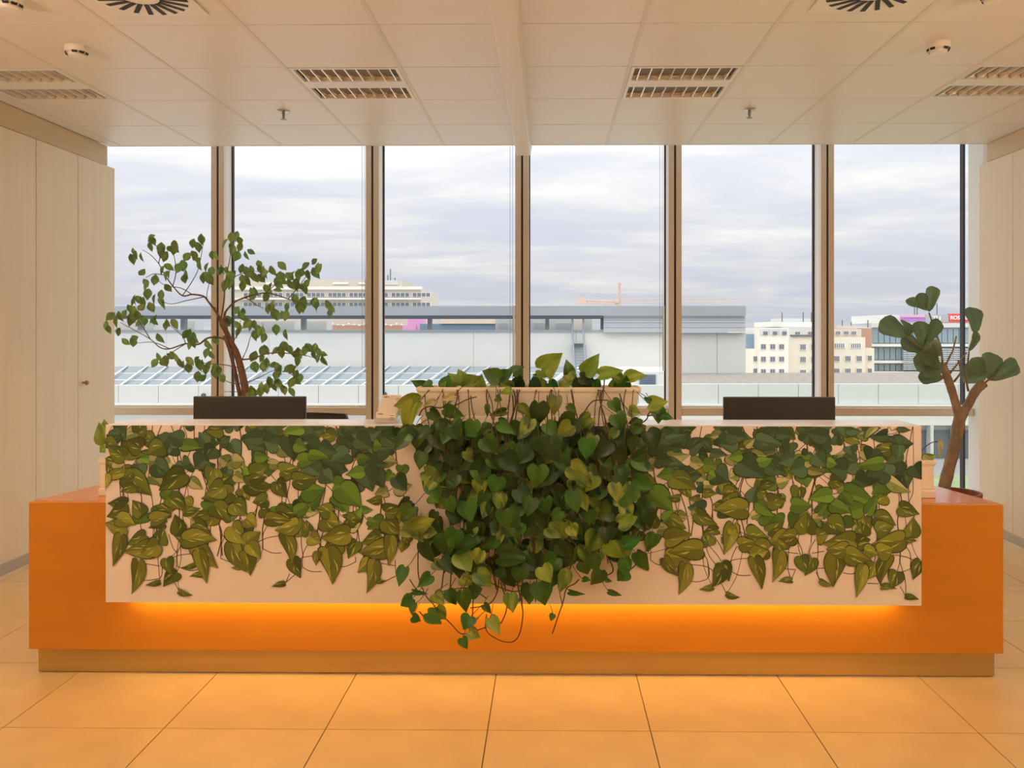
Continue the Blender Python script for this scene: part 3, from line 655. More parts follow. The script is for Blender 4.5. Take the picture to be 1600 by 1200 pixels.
EXPL = [((610, 545), 5.217, 3.46, '''340,295,262,300,78,g 430,320,440,272,48,l 540,300,490,185,115,l 600,290,728,230,115,l 590,260,560,168,90,l 880,245,752,175,125,g 890,240,1000,170,95,g 1000,200,1088,140,95,g 1030,310,1060,190,85,d 830,330,885,290,60,p
 235,420,8,470,120,l 200,450,105,690,118,l 690,345,832,467,115,d 445,490,602,552,95,g 325,510,428,592,85,g 360,430,252,462,42,p 520,380,418,418,55,p 940,510,800,540,60,v 1040,490,1185,540,85,v 860,400,910,420,55,g 790,460,790,555,40,g
 420,690,530,862,160,g 690,700,800,700,110,g 720,780,755,955,130,d 870,740,965,825,125,g 930,655,1005,768,85,v 745,640,855,690,95,g 540,740,612,800,100,d 250,780,348,780,52,g 1010,760,1065,892,160,g 1130,700,1205,770,130,d 830,890,885,955,65,v 500,945,415,1060,110,g 545,1000,705,1080,115,v 980,350,900,345,70,l 90,640,100,740,110,d'''),
 ((830, 545), 5.217, 3.46, '''85,165,248,42,155,l 300,205,305,98,95,g 440,185,550,62,125,l 560,215,745,165,95,l 780,245,942,193,98,l 400,230,522,262,95,d 140,280,228,348,95,g 400,248,442,467,140,d 675,220,778,282,85,v 720,275,793,388,115,g 300,215,360,300,100,v 35,200,115,235,65,l 160,180,150,250,70,l
 205,390,180,542,110,v 300,465,375,542,65,g 485,560,358,655,115,v 690,540,757,662,125,g 660,425,725,525,95,g 800,500,892,525,90,v 960,450,1115,430,110,l 1030,480,1040,612,110,g 1060,550,1162,560,65,g 970,430,918,395,45,g 60,440,50,645,140,d 160,810,118,955,105,v 335,948,345,1117,158,l 30,1000,135,1105,130,g 870,590,790,600,60,d
 560,860,450,820,120,g 640,780,760,850,150,d 720,720,860,790,140,d 800,900,900,1000,120,v 850,1060,1000,1140,110,g 400,760,480,760,80,g 300,800,360,830,110,g 940,740,870,850,70,v'''),
 ((610, 770), 4.8, 3.38, '''110,560,58,702,92,o 300,620,208,707,85,g 170,740,267,762,38,g 165,790,72,850,88,g 180,830,150,912,62,g 165,930,228,962,65,g 280,900,382,985,98,g 345,860,405,965,115,v 330,760,405,835,95,v 430,740,500,842,85,g 540,740,575,902,95,g 600,740,690,720,105,g
 600,930,545,1022,108,g 590,1040,672,1085,90,v 540,1090,570,1172,70,g 745,940,822,1062,90,l 700,840,757,902,52,g 905,760,915,902,105,v 1050,690,1030,842,110,g 650,600,762,702,115,v 540,640,612,692,85,v 810,570,862,642,75,d 250,370,322,545,95,d 500,430,520,645,155,d 820,480,1045,475,145,g 510,420,697,318,115,g
 660,935,650,950,25,v 380,500,470,600,95,d 330,520,390,580,75,v 170,250,330,200,120,v 100,260,200,320,100,v 260,290,350,300,90,v'''),
 ((830, 770), 4.8, 3.39, '''60,675,112,842,150,g 165,910,145,962,42,g 190,590,168,702,100,g 255,590,225,755,95,v 390,520,425,615,105,g 460,470,497,605,90,g 520,580,458,707,105,g 560,650,602,667,32,g 580,740,682,772,38,g 290,740,387,768,38,g 390,650,445,655,40,g 690,500,720,640,100,g 710,590,648,662,100,g
 790,450,882,587,92,o 580,380,665,505,105,l 505,450,520,522,78,v 920,310,878,442,90,o 700,390,827,330,95,g 660,230,800,180,110,v 690,100,760,200,110,v 870,130,900,265,100,d 600,140,500,180,120,g 640,40,720,90,100,v 130,260,230,330,115,v 290,250,340,330,95,v''')]
for (ox, oy), sc, Y, s in EXPL:
    for it in s.split():
        a = it.split(','); v = [float(q) for q in a[:5]]
        yy = Y - R.uniform(0, .05)
        if oy + v[1] / sc < 612: yy = 3.50 + R.uniform(-.02, .12)      # growing up out of the box
        poth_leaf(ox + v[0] / sc, oy + v[1] / sc, ox + v[2] / sc, oy + v[3] / sc, v[4] / sc, a[5] if a[5] != 'o' else 'g', yy)
def env(x):   # lower outline of the leafy mass
    pts = [(600, 760), (640, 850), (680, 872), (740, 905), (800, 920), (850, 915), (900, 885), (960, 868), (1000, 845), (1030, 790), (1050, 740)]
    for (a, b), (c, d) in zip(pts, pts[1:]):
        if a <= x <= c: return b + (d - b) * (x - a) / (c - a)
    return 700
for k in range(16):       # small leaves crowding the rim
    x = 668 + k * 20.5 + R.uniform(-7, 7); L = R.uniform(15, 26); w = -math.pi / 2 + R.uniform(-1.2, 1.2)
    poth_leaf(x, 606, x + L * math.cos(w), 606 + L * math.sin(w), L * R.uniform(.75, .95), R.choice('lgglvd'), 3.53 + R.uniform(0, .1))
cnt = 0
while cnt < 140:
    x = R.uniform(604, 1046); x = 825 + (x - 825) * R.uniform(.55, 1.0); y = R.uniform(664, 905)
    if y > env(x): continue
    L = R.uniform(21, 36); w = math.pi / 2 + R.uniform(-1.1, 1.1)
    ch = R.choice('ggggvvddddl' if y > 730 else 'ggdddddv')
    poth_leaf(x, y - L * .3, x + L * math.cos(w), y + L * .7 * math.sin(w), L * R.uniform(.74, .95), ch, 3.43 - abs(R.gauss(0, .05)) - .008)
    cnt += 1
inner = MB(); R2 = random.Random(23); n2 = 0
while n2 < 260:      # the crowd of leaves behind the outer ones, too dense to tell apart
    x = R2.uniform(612, 1040); x = 825 + (x - 825) * R2.uniform(.5, 1.0); y = 664 + 240 * R2.random() ** 1.2
    if y > env(x) - 12: continue
    n2 += 1
    L = R2.uniform(20, 33); w = math.pi / 2 + R2.uniform(-1.2, 1.2); Y = 3.436 - R2.random() * .045
    p0 = at(x, y - L * .3, Y); p1 = at(x + L * math.cos(w), y + L * .7 * math.sin(w), Y - R2.uniform(0, .02))
    yv = (p1 - p0); Ln = yv.length; yv = yv / Ln; nn = Vector((R2.uniform(-.3, .3), -1, R2.uniform(0, .5))); xv = yv.cross(nn).normalized(); zv = xv.cross(yv)
    me = POTH[0][R2.randrange(3)]; i0 = len(inner.v); mi = R2.choice((0, 0, 1, 2, 2, 2))
    for v in me.vertices: inner.v.append(p0 + xv * (v.co.x * L * .85 * Y / F) + yv * (v.co.y * Ln) + zv * (v.co.z * Ln * .5))
    for f in me.polygons: inner.f.append([i0 + q for q in f.vertices]); inner.m.append(mi)
INNER = [mat('inner_green', (52, 92, 30), .4, col2=(74, 122, 40), scale=(14, 14, 14)), mat('inner_variegated', (64, 100, 34), .4, col2=(130, 146, 62), scale=(30, 30, 30)), mat('inner_dark', (36, 66, 32), .4, col2=(50, 86, 38), scale=(14, 14, 14))]
clear_panel(inner.v)
io = inner.build('inner_leaves', INNER, poth, smooth=True); io['kind'] = 'stuff'
clear_panel(PET.v)
po = PET.build('petioles', M['stem'], poth, smooth=True); po['kind'] = 'stuff'
# stems: out of the box, over its rim and down the front
def vine(px, r=.0027, Ys=None, m='stem'):
    pts = []
    for i, (x, y) in enumerate(px):
        Y = Ys[i] if Ys else 3.425 - .02 * R.random()
        pts.append(at(x, y, Y))
    tb_ = MB().tube(spline(pts, 8), r, 6); clear_panel(tb_.v); tb_.build(m, M['stem'], poth, smooth=True)
for k in range(24):
    x = R.uniform(655, 995); bx = x + R.uniform(-30, 30)
    px = [(x, 617), (x + R.uniform(-4, 4), 607), (x + R.uniform(-6, 6), 630)]; Ys = [3.56, 3.51, 3.465]
    y = 630; xx = px[-1][0]; end = min(env(bx) + R.uniform(-60, 15), 930)
    while y < end:
        y += R.uniform(28, 46); xx += (bx - xx) * .3 + R.uniform(-9, 9); px.append((xx, y)); Ys.append(3.43 - R.uniform(0, .05) if y > 655 else 3.445)
    vine(px, R.uniform(.0018, .0032), Ys)
for ln in ('''664,608 665,640 670,662 672,700|691,610 694,640 698,668 700,720|720,612 708,640 700,668|735,612 738,640 745,665|800,610 802,640 798,668|813,604 800,655 790,680|855,612 855,640 856,680|867,650 866,690 868,720|945,585 942,620 937,640 935,668
 912,645 925,628 940,625 958,628 972,642 980,660|968,615 975,640 980,665 978,700|1000,662 1008,672 1010,700 1012,740|655,650 660,640 672,635 690,637 705,625 720,610|700,640 728,625 745,620
 655,830 653,880 655,905 665,930 675,942|675,942 690,960 705,975 720,990 735,988 760,980|690,925 710,920 735,920 760,935|760,905 775,915 800,924 820,922|780,905 775,930 762,945 735,950|782,910 792,945 785,970 778,975
 760,960 760,985 780,1000 800,1003 812,990 817,960 815,945|815,925 816,950|740,925 738,965|905,905 898,912 885,920 880,940 873,960 868,975 863,990|700,850 695,880 690,920|705,890 703,930|900,860 890,890 880,910|950,870 958,890 950,898 930,900
 985,890 995,880 1002,862|1000,664 1008,655 1018,640 1028,632|1012,650 1030,648 1045,652|640,905 650,920 663,930|655,955 668,968 690,972|775,880 790,905 800,912 838,922'''.replace('\n', '|')).split('|'):
    p = [tuple(float(q) for q in a.split(',')) for a in ln.split()]
    if p: vine(p, .0026, [3.41 if y > 655 else (3.47 if y > 612 else 3.52) for x, y in p])

# --- planters at the two ends behind the counter, with their own pothos
for sx_, lab in ((0, 'cream planter with a pothos sprig behind the counter at the cabinet end'), (1, 'cream planter with a drooping pale leaf behind the counter at the fig end')):
    Yq = 3.70
    e0 = ax(152, Yq) if sx_ == 0 else ax(1463, Yq) - .90
    t = thing('desk_planter', lab, 'potted plant', (e0 + .45, Yq + .08, .7405), 'planters on the desk ends')
    rim_planter(t, e0, e0 + .90, Yq, Yq + .17, .741, .165, inset=.004)
    if sx_ == 0: LV = ((166, 690, 152, 662, 20, 'v', 3.69), (163, 682, 147, 690, 17, 'g', 3.70), (165, 700, 156, 706, 12, 'l', 3.69), (168, 676, 161, 657, 14, 'v', 3.72), (180, 700, 190, 690, 18, 'g', 3.75))
    else: LV = ((1441, 718, 1463, 712, 13, 'v', 3.74), (1467, 690, 1470, 716, 6, 'p', 3.76), (1442, 716, 1456, 722, 10, 'p', 3.73), (1420, 715, 1440, 705, 16, 'g', 3.78))
    for a in LV:
        p0, p1 = at(a[0], a[1], a[6]), at(a[2], a[3], a[6] - .02)
        put_leaf(t, POTH[cl(a[5])][1], p0, p1, a[4] * 1.4 * a[6] / F, Vector((.1, -1, .1)))
    if sx_ == 0: st = [[(176, 735), (172, 712), (166, 690)], [(178, 735), (170, 705), (163, 682)]]
    else: st = [[(1425, 735), (1440, 705), (1455, 692), (1467, 690)], [(1425, 735), (1432, 722), (1441, 718)]]
    for s_ in st: MB().tube(spline([at(x, y, 3.76) for x, y in s_]), .0022, 6).build('stem', M['stem'], t, smooth=True)

# ------------------------------------------------------------------ things on and behind the desk
def monitor(px0, px1, py, label):
    Y = 4.05; x0, x1 = ax(px0, Y), ax(px1, Y); zt = az(py, Y)
    cx = (x0 + x1) / 2; t = thing('monitor', label, 'monitor', (cx, Y, .7405), 'monitors on the desk')
    MB().hexa([(x0, Y, zt - .34), (x1, Y, zt - .34), (x1, Y + .022, zt - .34), (x0, Y + .022, zt - .34), (x0, Y + .006, zt), (x1, Y + .006, zt), (x1, Y + .026, zt), (x0, Y + .026, zt)]).build('casing', M['monitor'], t, bevel=.004)
    box('screen', M['dark'], t, x0 + .012, x1 - .012, Y + .0245, Y + .0262, zt - .325, zt - .02)
    box('rear_bulge', M['monitor'], t, cx - .14, cx + .14, Y - .022, Y + .002, zt - .27, zt - .12, bevel=.006)
    box('neck', M['monitor'], t, cx - .035, cx + .035, Y - .04, Y - .0222, .752, zt - .15, bevel=.004)
    box('foot', M['monitor'], t, cx - .12, cx + .12, Y - .07, Y + .13, .741, .7518, bevel=.003)
monitor(301, 477, 620, 'black monitor seen from behind beside the ficus tree')
monitor(1131, 1306, 620, 'black monitor seen from behind on the fig side of the planter')

def office_chair():
    Y = 4.75; x1 = ax(545, Y); zt = az(645, Y); cx = x1 - .24
    t = thing('office_chair', 'black office chair with a curved backrest behind the desk', 'chair', (cx, Y, 0))
    mb = MB(); rows = []
    for i in range(9):
        z = zt - .48 + .48 * i / 8
        rows.append([])
        for j in range(9):
            u = -1 + j / 4; hw_ = .24 * (1 - .12 * abs(2 * i / 8 - 1) ** 3)
            rows[-1].append(Vector((cx + u * hw_, Y - .05 * (1 - u * u) + .03, z - (.012 * u * u if i == 8 else 0))))
    for off, fl in ((0, 1), (.045, 0)):
        b0 = len(mb.v)
        for r in rows: mb.v += [p + Vector((0, off, 0)) for p in r]
        for i in range(8):
            for j in range(8):
                q = [b0 + i * 9 + j, b0 + i * 9 + j + 1, b0 + (i + 1) * 9 + j + 1, b0 + (i + 1) * 9 + j]
                mb.f.append(q if fl else q[::-1]); mb.m.append(0)
    edge = [(0, j) for j in range(9)] + [(i, 8) for i in range(1, 9)] + [(8, j) for j in range(7, -1, -1)] + [(i, 0) for i in range(7, 0, -1)]
    for k in range(len(edge)):
        (a, b), (c, d) = edge[k], edge[(k + 1) % len(edge)]
        mb.f.append([a * 9 + b, 81 + a * 9 + b, 81 + c * 9 + d, c * 9 + d]); mb.m.append(0)
    mb.build('backrest', M['chair'], t, smooth=True)
    box('seat', M['chair'], t, cx - .24, cx + .24, Y + .10, Y + .56, .44, .52, bevel=.025)
    box('back_support', M['chair'], t, cx - .03, cx + .03, Y + .01, Y + .2, .40, .4395)
    box('back_bar', M['chair'], t, cx - .03, cx + .03, Y - .03, Y - .021, .41, .62)
    MB().tube([(cx, Y + .33, .09), (cx, Y + .33, .40)], .026, 12).build('gas_column', M['dark'], t)
    for k in range(5):
        w = 2 * math.pi * k / 5 + .3; e_ = Vector((cx + .29 * math.cos(w), Y + .33 + .29 * math.sin(w), .075))
        lg = MB().tube([(cx, Y + .33, .10), e_], [.024, .015], 8).build('leg', M['chair'], t)
        MB().tube([(e_.x - .02 * math.sin(w), e_.y + .02 * math.cos(w), .03), (e_.x + .02 * math.sin(w), e_.y - .02 * math.cos(w), .03)], .03, 12).build('caster', M['dark'], lg)
office_chair()

# card holder
Yh = 3.50
hx = ax(604, Yh)
t = thing('card_holder', 'clear tiered holder of cream cards on the counter beside the planter', 'card holder', (hx, Yh + .05, PZ1))
for k in range(4):
    y = Yh + .012 + k * .022; z0 = PZ1 + .004 + k * .022; o_ = .004 * k
    x0, x1 = hx - .049 + o_, hx + .038 + o_
    c = box('card_stack', M['card'], t, x0 + .003, x1 - .003, y, y + .008, z0, z0 + .044)
    if k in (0, 2, 3):
        if k != 2:
            mb = MB()
            for dx, w_, h_ in ((.010, .007, .003), (.019, .004, .007), (.025, .006, .0035)):
                mb.box(x0 + dx, x0 + dx + w_, y - .0004, y - .0001, z0 + .036 - h_ / 2, z0 + .036 + h_ / 2)
            mb.build('card_logo', M['ink'], c)
        mb = MB()
        for dz in (.012, .020, .028): mb.box(x1 - .026, x1 - .009, y - .0004, y - .0001, z0 + dz, z0 + dz + .0018)
        mb.build('card_print', M['ink'], c)
    box('tier_front', M['acrylic'], t, x0, x1, y - .004, y - .002, PZ1 + .0008, z0 + .020)
box('holder_base', M['acrylic'], t, hx - .053, hx + .056, Yh + .004, Yh + .106, PZ1 + .0002, PZ1 + .0008)
for sx_ in (hx - .055, hx + .056):
    MB().hexa([(sx_, Yh + .004, PZ1 + .001), (sx_ + .002, Yh + .004, PZ1 + .001), (sx_ + .002, Yh + .106, PZ1 + .001), (sx_, Yh + .106, PZ1 + .001),
               (sx_, Yh + .004, PZ1 + .03), (sx_ + .002, Yh + .004, PZ1 + .03), (sx_ + .002, Yh + .106, PZ1 + .095), (sx_, Yh + .106, PZ1 + .095)]).build('holder_side', M['acrylic'], t)

# ------------------------------------------------------------------ ficus tree at the window
YF = 5.55
R = random.Random(5)
fb = at(385, 620, YF)
fic = thing('ficus_tree', 'airy weeping ficus with small leaves standing by the window behind the desk', 'potted plant', (fb.x, YF, 0))
MB().lathe((fb.x, YF, 0), [(.13, .0), (.17, .30), (.185, .31), (.185, .35), (.165, .35), (.16, .28)], 28).build('pot', M['planter'], fic, smooth=False)
MB().lathe((fb.x, YF, 0), [(.16, .285), (.08, .30), (.0, .305)], 20).build('soil', M['soil'], fic)
def limb(pts, r0, r1, m, parent, name='branch', Y=YF, dY=None, n=7):
    P3 = [at(x, y, Y + (dY[i] if dY else 0)) for i, (x, y) in enumerate(pts)]; q = spline(P3, 4)
    MB().tube(q, [r0 + (r1 - r0) * i / (len(q) - 1) for i in range(len(q))], n).build(name, m, parent, smooth=True); return q
tr0 = [Vector((fb.x, YF, .28)), Vector((fb.x + .01, YF, .7))] + [at(x, y, YF) for x, y in ((384, 618), (380, 592), (375, 570), (369, 550), (361, 535), (352, 515), (344, 498))]
q = spline(tr0, 4); MB().tube(q, [.030 - .016 * i / len(q) for i in range(len(q))], 10).build('trunk', M['bark2'], fic, smooth=True)
q = spline([Vector((fb.x - .05, YF + .02, .28)), at(376, 640, YF + .02), at(371, 600, YF + .02), at(366, 575, YF), at(358, 545, YF - .02), at(350, 525, YF - .05)], 4)
MB().tube(q, [.017 - .008 * i / len(q) for i in range(len(q))], 8).build('trunk', M['bark2'], fic, smooth=True)
BR = ['345,500 338,488 326,472 318,463 300,460 285,462 270,447 258,430 248,412 235,398 222,390', '337,482 327,474 323,462 327,440 324,432', '362,537 345,528 325,528 310,538 290,537 265,545 250,543 235,530 205,513 188,504', '290,537 285,525 270,512 262,505',
      '352,515 351,492 358,480 370,470 385,466 400,476 412,482', '372,469 395,461 420,458 450,467 480,475 503,478', '376,562 395,560 420,552 450,552 480,556 500,562', '377,564 386,545 392,525 400,518', '385,598 405,590 430,578 457,577', '345,500 350,470 352,440 358,410 362,385',
      '285,462 300,440 310,420 316,390 318,378', '318,464 290,470 268,475 250,470', '300,460 282,450 258,446 240,432', '258,430 240,428 228,434', '352,440 372,430 390,424 415,425', '412,460 430,445 440,432', '450,467 465,450 480,430 498,416', '376,575 350,570 325,568 300,565 290,568', '265,545 240,535 215,536',
      '380,600 360,598 345,590 330,578', '290,537 270,550 256,562 246,568', '270,447 275,425 272,400 268,388', '248,412 250,395 241,380', '362,537 372,520 376,500', '384,612 400,610 425,605 440,608', '384,612 365,612 350,612', '430,578 450,582 470,595', '235,530 215,500 200,495 178,502']
for k, s in enumerate(BR):
    pts = [tuple(float(v) for v in a.split(',')) for a in s.split()]
    dep = R.uniform(-.28, .28); dY = [dep * i / (len(pts) - 1) for i in range(len(pts))]
    r0 = {0: .008, 2: .008, 4: .009, 5: .006, 6: .006, 9: .006}.get(k, .0034)
    limb(pts, r0, .0016, M['bark2'], fic, 'branch', YF, dY)
CL = '''201,393,4 213,397,1 240,376,4 252,388,4 272,386,5 258,402,1 300,381,2 317,374,4 300,394,2 292,405,1 312,408,3 330,398,2 262,423,4 275,419,3 285,414,1 292,430,2 272,438,1 323,434,3 330,419,2 228,430,1 245,430,1 229,446,2 231,457,1 250,448,1 218,468,3 230,479,3 246,467,3 260,472,2 213,487,2 197,489,2 206,499,4 178,498,3 174,511,2
187,521,1 191,538,1 212,533,4 240,502,3 222,502,3 262,505,4 236,507,1 244,528,1 295,525,3 298,538,3 305,524,1 244,555,1 246,568,2 257,564,2 267,557,1 274,556,1 288,567,3 297,570,2 310,566,2 318,572,1 311,589,1 321,596,1 330,554,2 328,534,2 330,575,3 341,585,3
354,372,1 368,374,2 373,381,1 358,385,1 367,391,2 369,402,1 382,400,2 388,419,3 396,417,2 398,431,2 407,424,1 417,426,1 366,426,1 378,433,3 351,424,3 356,438,4 360,449,4 430,424,3 440,430,4 444,440,2 471,427,3 480,417,2 486,424,3 493,414,2 501,416,1 465,439,3 478,447,3 451,449,2 464,454,1 390,451,1 399,457,3 415,451,2 430,447,3 420,464,2 438,455,1
426,484,4 431,474,1 445,480,2 460,479,2 458,465,1 475,469,3 489,474,4 503,473,4 510,488,2 440,494,2 431,514,1 438,514,1 376,494,4 365,500,3 395,509,3 401,518,3 410,519,3 380,517,2 347,508,3 408,543,3 415,558,2 400,554,1 437,543,3 443,553,2 455,547,2 461,552,3 477,549,4 490,554,4 500,561,3 467,561,2
395,576,2 410,571,3 430,579,3 438,580,2 457,574,3 464,588,3 475,596,1 420,594,3 432,604,4 445,608,3 420,611,2 394,611,3 405,611,2 380,611,2 365,609,3 350,611,2 357,579,3 360,594,2 345,590,2 370,559,2'''
nl = 0
for it in CL.split():
    x, y, n = (int(v) for v in it.split(',')); n = max(1, round(n * .88 - .1))
    dep = R.uniform(-.25, .2)
    for k in range(n):
        if nl >= 298: break
        sx_, sy_ = x + R.gauss(0, 4.2), y + R.gauss(0, 4.0); L = R.uniform(14, 20); w = math.pi / 2 + R.gauss(0, .5)
        Y = YF + dep + R.uniform(-.05, .05)
        p0 = at(sx_, sy_ - L * .4, Y); p1 = at(sx_ + L * math.cos(w), sy_ - L * .4 + L * math.sin(w), Y - R.uniform(-.03, .03))
        put_leaf(fic, FIC[R.randrange(3)], p0, p1, L * R.uniform(.56, .74) * Y / F, Vector((R.uniform(-.9, .9), -1, R.uniform(-.1, .8))))
        nl += 1

# ------------------------------------------------------------------ fiddle-leaf fig by the right-hand wall
YG = 5.45
gx = ax(1487, YG)
fig = thing('fiddle_leaf_fig', 'pruned fiddle-leaf fig with a thick forked trunk in a terracotta pot', 'potted plant', (gx, YG, 0))
MB().lathe((gx, YG, 0), [(.12, 0), (.155, .38), (.175, .385), (.178, .44), (.158, .44), (.15, .37)], 28).build('pot', M['terra'], fig)
MB().lathe((gx, YG, 0), [(.151, .375), (.08, .385), (.0, .39)], 20).build('soil', M['soil'], fig)
def g(x, y): return (1360 + x / 3.333, 430 + y / 3.333)
tb = at(*g(385, 1100), YG)
def limbg(s, r0, r1, name, n=9, Y=YG, base=None):
    P3 = ([base] if base is not None else []) + [at(*g(*[float(v) for v in a.split(',')]), Y) for a in s.split()]
    q = spline(P3, 4); MB().tube(q, [(r0 + (r1 - r0) * i / (len(q) - 1)) * R.uniform(.93, 1.07) for i in range(len(q))], n).build(name, M['bark'], fig, smooth=True)
limbg('388,1090 410,1000 440,880 462,760 468,715', .038, .037, 'trunk', 12, base=Vector((gx - .07, YG, .375)))
limbg('466,760 455,710 430,620 400,530 374,462', .030, .024, 'limb', 10)
limbg('466,760 485,715 512,668 550,600 592,562', .030, .029, 'limb', 10)
for s in ('376,470 370,400 355,340 330,270 305,195', '392,470 415,420 430,390 447,318', '415,510 455,460 500,405', '435,555 465,515 470,490 455,440', '510,605 500,540 510,430 515,390', '515,390 530,340 545,300', '372,475 330,430 275,385 280,360', '275,385 240,360 190,318', '378,540 365,520 330,500', '592,565 612,548 640,535 680,525'):
    limbg(s, .0075, .0045, 'twig', 6)
for it in '''305,190,328,58,58 300,182,196,120,48 290,170,258,98,52 190,318,53,238,90 190,318,200,232,74 275,372,262,238,76 282,362,350,226,70 282,405,156,340,88 345,430,318,345,80 372,480,222,440,95 360,420,345,352,50 375,538,248,532,62 372,505,262,490,66 350,470,290,400,90 545,302,532,163,92 515,392,568,298,44 602,538,478,492,108 615,542,625,402,114 617,546,764,455,80 590,520,540,450,80'''.split():
    a = [float(v) for v in it.split(',')]; dep = R.uniform(-.08, .08)
    put_leaf(fig, FID[R.randrange(3)], at(*g(a[0], a[1]), YG + dep * .3), at(*g(a[2], a[3]), YG + dep), a[4] / 3.333 * YG / F * 1.22, Vector((R.uniform(-.5, .5), -1, R.uniform(-.2, .5))))

# ------------------------------------------------------------------ outside
E = dict(conc=mat('pale_render', (226, 226, 222), .8, var=.03, scale=(.4, .4, 1.5)), conc2=mat('grey_render', (206, 208, 206), .8, var=.03, scale=(.5, .5, .5)),
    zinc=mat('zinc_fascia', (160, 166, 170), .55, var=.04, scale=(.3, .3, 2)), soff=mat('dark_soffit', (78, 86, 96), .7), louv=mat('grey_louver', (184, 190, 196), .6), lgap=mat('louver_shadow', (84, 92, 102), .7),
    gravel=mat('gravel_roof', (138, 132, 124), .9, col2=(168, 160, 150), scale=(6, 6, 6), bump=.5, bscale=30), sky=mat('skylight_glass', (104, 128, 146), .12, spec=.8), skf=mat('skylight_frame', (226, 230, 232), .5),
    joint=mat('panel_joint', (110, 114, 116), .8), pink=mat('pink_panel', (224, 160, 204), .6), beige=mat('beige_facade', (206, 198, 184), .8, var=.03, scale=(.2, .2, .2)), white=mat('white_facade', (236, 230, 218), .8), cream=mat('cream_facade', (226, 218, 200), .8),
    win=mat('far_window', (112, 116, 126), .25, spec=.7), wfr=mat('window_white', (236, 236, 232), .6), crane=mat('crane_orange', (212, 188, 174), .8), steel=mat('stair_steel', (150, 162, 172), .5), grass=mat('lawn_grass', (140, 158, 116), .9, col2=(160, 174, 132), scale=(2, 2, 2)),
    pave=mat('pale_paving', (200, 198, 192), .85, var=.04, scale=(.5, .5, .5)), kerb=mat('kerb_stone', (176, 176, 172), .8), brick=mat('brick_red', (186, 146, 128), .85), cgl=mat('curtain_glass', (138, 158, 164), .15, spec=.8), red=mat('red_sign', (226, 84, 88), .6), purple=mat('purple_sign', (178, 132, 200), .6),
    gsign=mat('grey_sign', (170, 176, 176), .6), wtxt=mat('sign_white', (250, 248, 246), .6), blue=mat('blue_panel', (128, 150, 172), .5), sunroof=mat('peach_roof', (238, 216, 196), .7), tree=mat('grey_tree', (178, 176, 164), .9))
def pbox(name, m, parent, px0, px1, py0, py1, Y, dep, bevel=0):
    """box whose front face fills the given pixels at distance Y"""
    a, b = at(px0, py1, Y), at(px1, py0, Y)
    return MB().box(min(a.x, b.x), max(a.x, b.x), Y, Y + dep, min(a.z, b.z), max(a.z, b.z)).build(name, m, parent, bevel)
# ground
tag(MB().box(-60, 90, 9, 260, -3.0, -2.72).build('ground', E['pave']), 'pale paved ground between the buildings', kind='structure')
tag(MB().box(3.0, 30, 9.5, 22.5, -2.719, -2.35).build('lawn', E['grass']), 'strip of lawn below the window', 'lawn', kind='stuff')
for k, y in enumerate((22.55, 23.5)):
    tag(MB().box(3.0, 30, y, y + .22, -2.719, -2.42 - .1 * k).build('kerb', E['kerb']), 'long stone kerb along the lawn' if k == 0 else 'long stone kerb along the colonnade', 'kerb')

# neighbouring building: low roof with parapet, skylight, white upper wall and canopy
YA, YU, YN = 24.0, 33.0, 32.55
nb = thing('neighbour_building', 'pale flat-roofed building opposite with grey canopy and low parapet', 'building', (0, 40, -2.72))
zpt, zpb = az(602, YA), az(632, YA)
px = 60
for k in range(26):
    w = 62.5; pbox('parapet_panel', E['conc2'], nb, px + .35, px + w - .35, 602 if px < 1050 else 600, 631, YA, .25); px += w
    if px > 1720: break
MB().box(ax(60, YA), ax(1720, YA), YA + .03, YA + .3, zpb, zpt - .02).build('parapet_back', E['joint'], nb)
pbox('parapet_cap', E['skf'], nb, 60, 1720, 632.2, 635, YA - .1, .5)
MB().box(ax(60, YA), ax(1720, YA), YA + .4, YU + .3, -2.72, az(606, YA) - .2).box(ax(60, YA), ax(1165, YU), YU + .31, YU + 14, -2.72, az(606, YA) - .2).build('roof_body', E['conc2'], nb)
pbox('ground_floor_band', E['conc'], nb, 1000, 1720, 637, 664, YA + .1, .3)
for x in (1302, 1340, 1378, 1416, 1454, 1492, 1530, 1568): pbox('column', E['conc2'], nb, x, x + 5, 664.2, 727, YA + .05, .28)
for x in (1310, 1346, 1384, 1422, 1460, 1498): pbox('shop_window', E['win'], nb, x, x + 29, 672, 716, YA + .36, .035)
a, b, c, d = at(1055, 599, YA + .3), at(1720, 599, YA + .3), at(1720, 581, YU), at(1055, 583, YU)
MB().hexa([p - Vector((0, 0, .12)) for p in (a, b, c, d)] + [a, b, c, d]).build('gravel_roof', E['gravel'], nb)
# upper white wall in tall panels
px = 100
while px < 1060:
    pbox('wall_panel', E['conc'], nb, px + .2, px + 159.8, 518, 573, YU, .3); px += 160
for a, b in ((1060.2, 1120), (1120.6, 1165)): pbox('wall_panel', E['conc2'], nb, a, b, 520, 585, YU, .3)
pbox('wall_coping', E['zinc'], nb, 100, 1060, 515.5, 517.8, YU - .1, .45)
pbox('canopy_fascia', E['zinc'], nb, 100, 1165.5, 478, 493, YN, .15)
a, b = at(100, 493.2, YN), at(942, 497, YN)
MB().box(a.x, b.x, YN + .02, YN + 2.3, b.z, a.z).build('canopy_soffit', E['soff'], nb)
pbox('canopy_roof', E['zinc'], nb, 100, 1165, 478.5, 484, YN + .16, 2.3)
for x in (215, 282, 470, 668, 852): pbox('canopy_column', E['louv'], nb, x, x + 6, 497.2, 517, YU + .5, .3)
box_l = thing('plant_room', 'grey louvred plant room under the canopy end', 'plant room', at(1050, 517, YU + .4))
pbox('core', E['soff'], box_l, 944, 1164, 493.4, 515, YN + .28, 2.4)
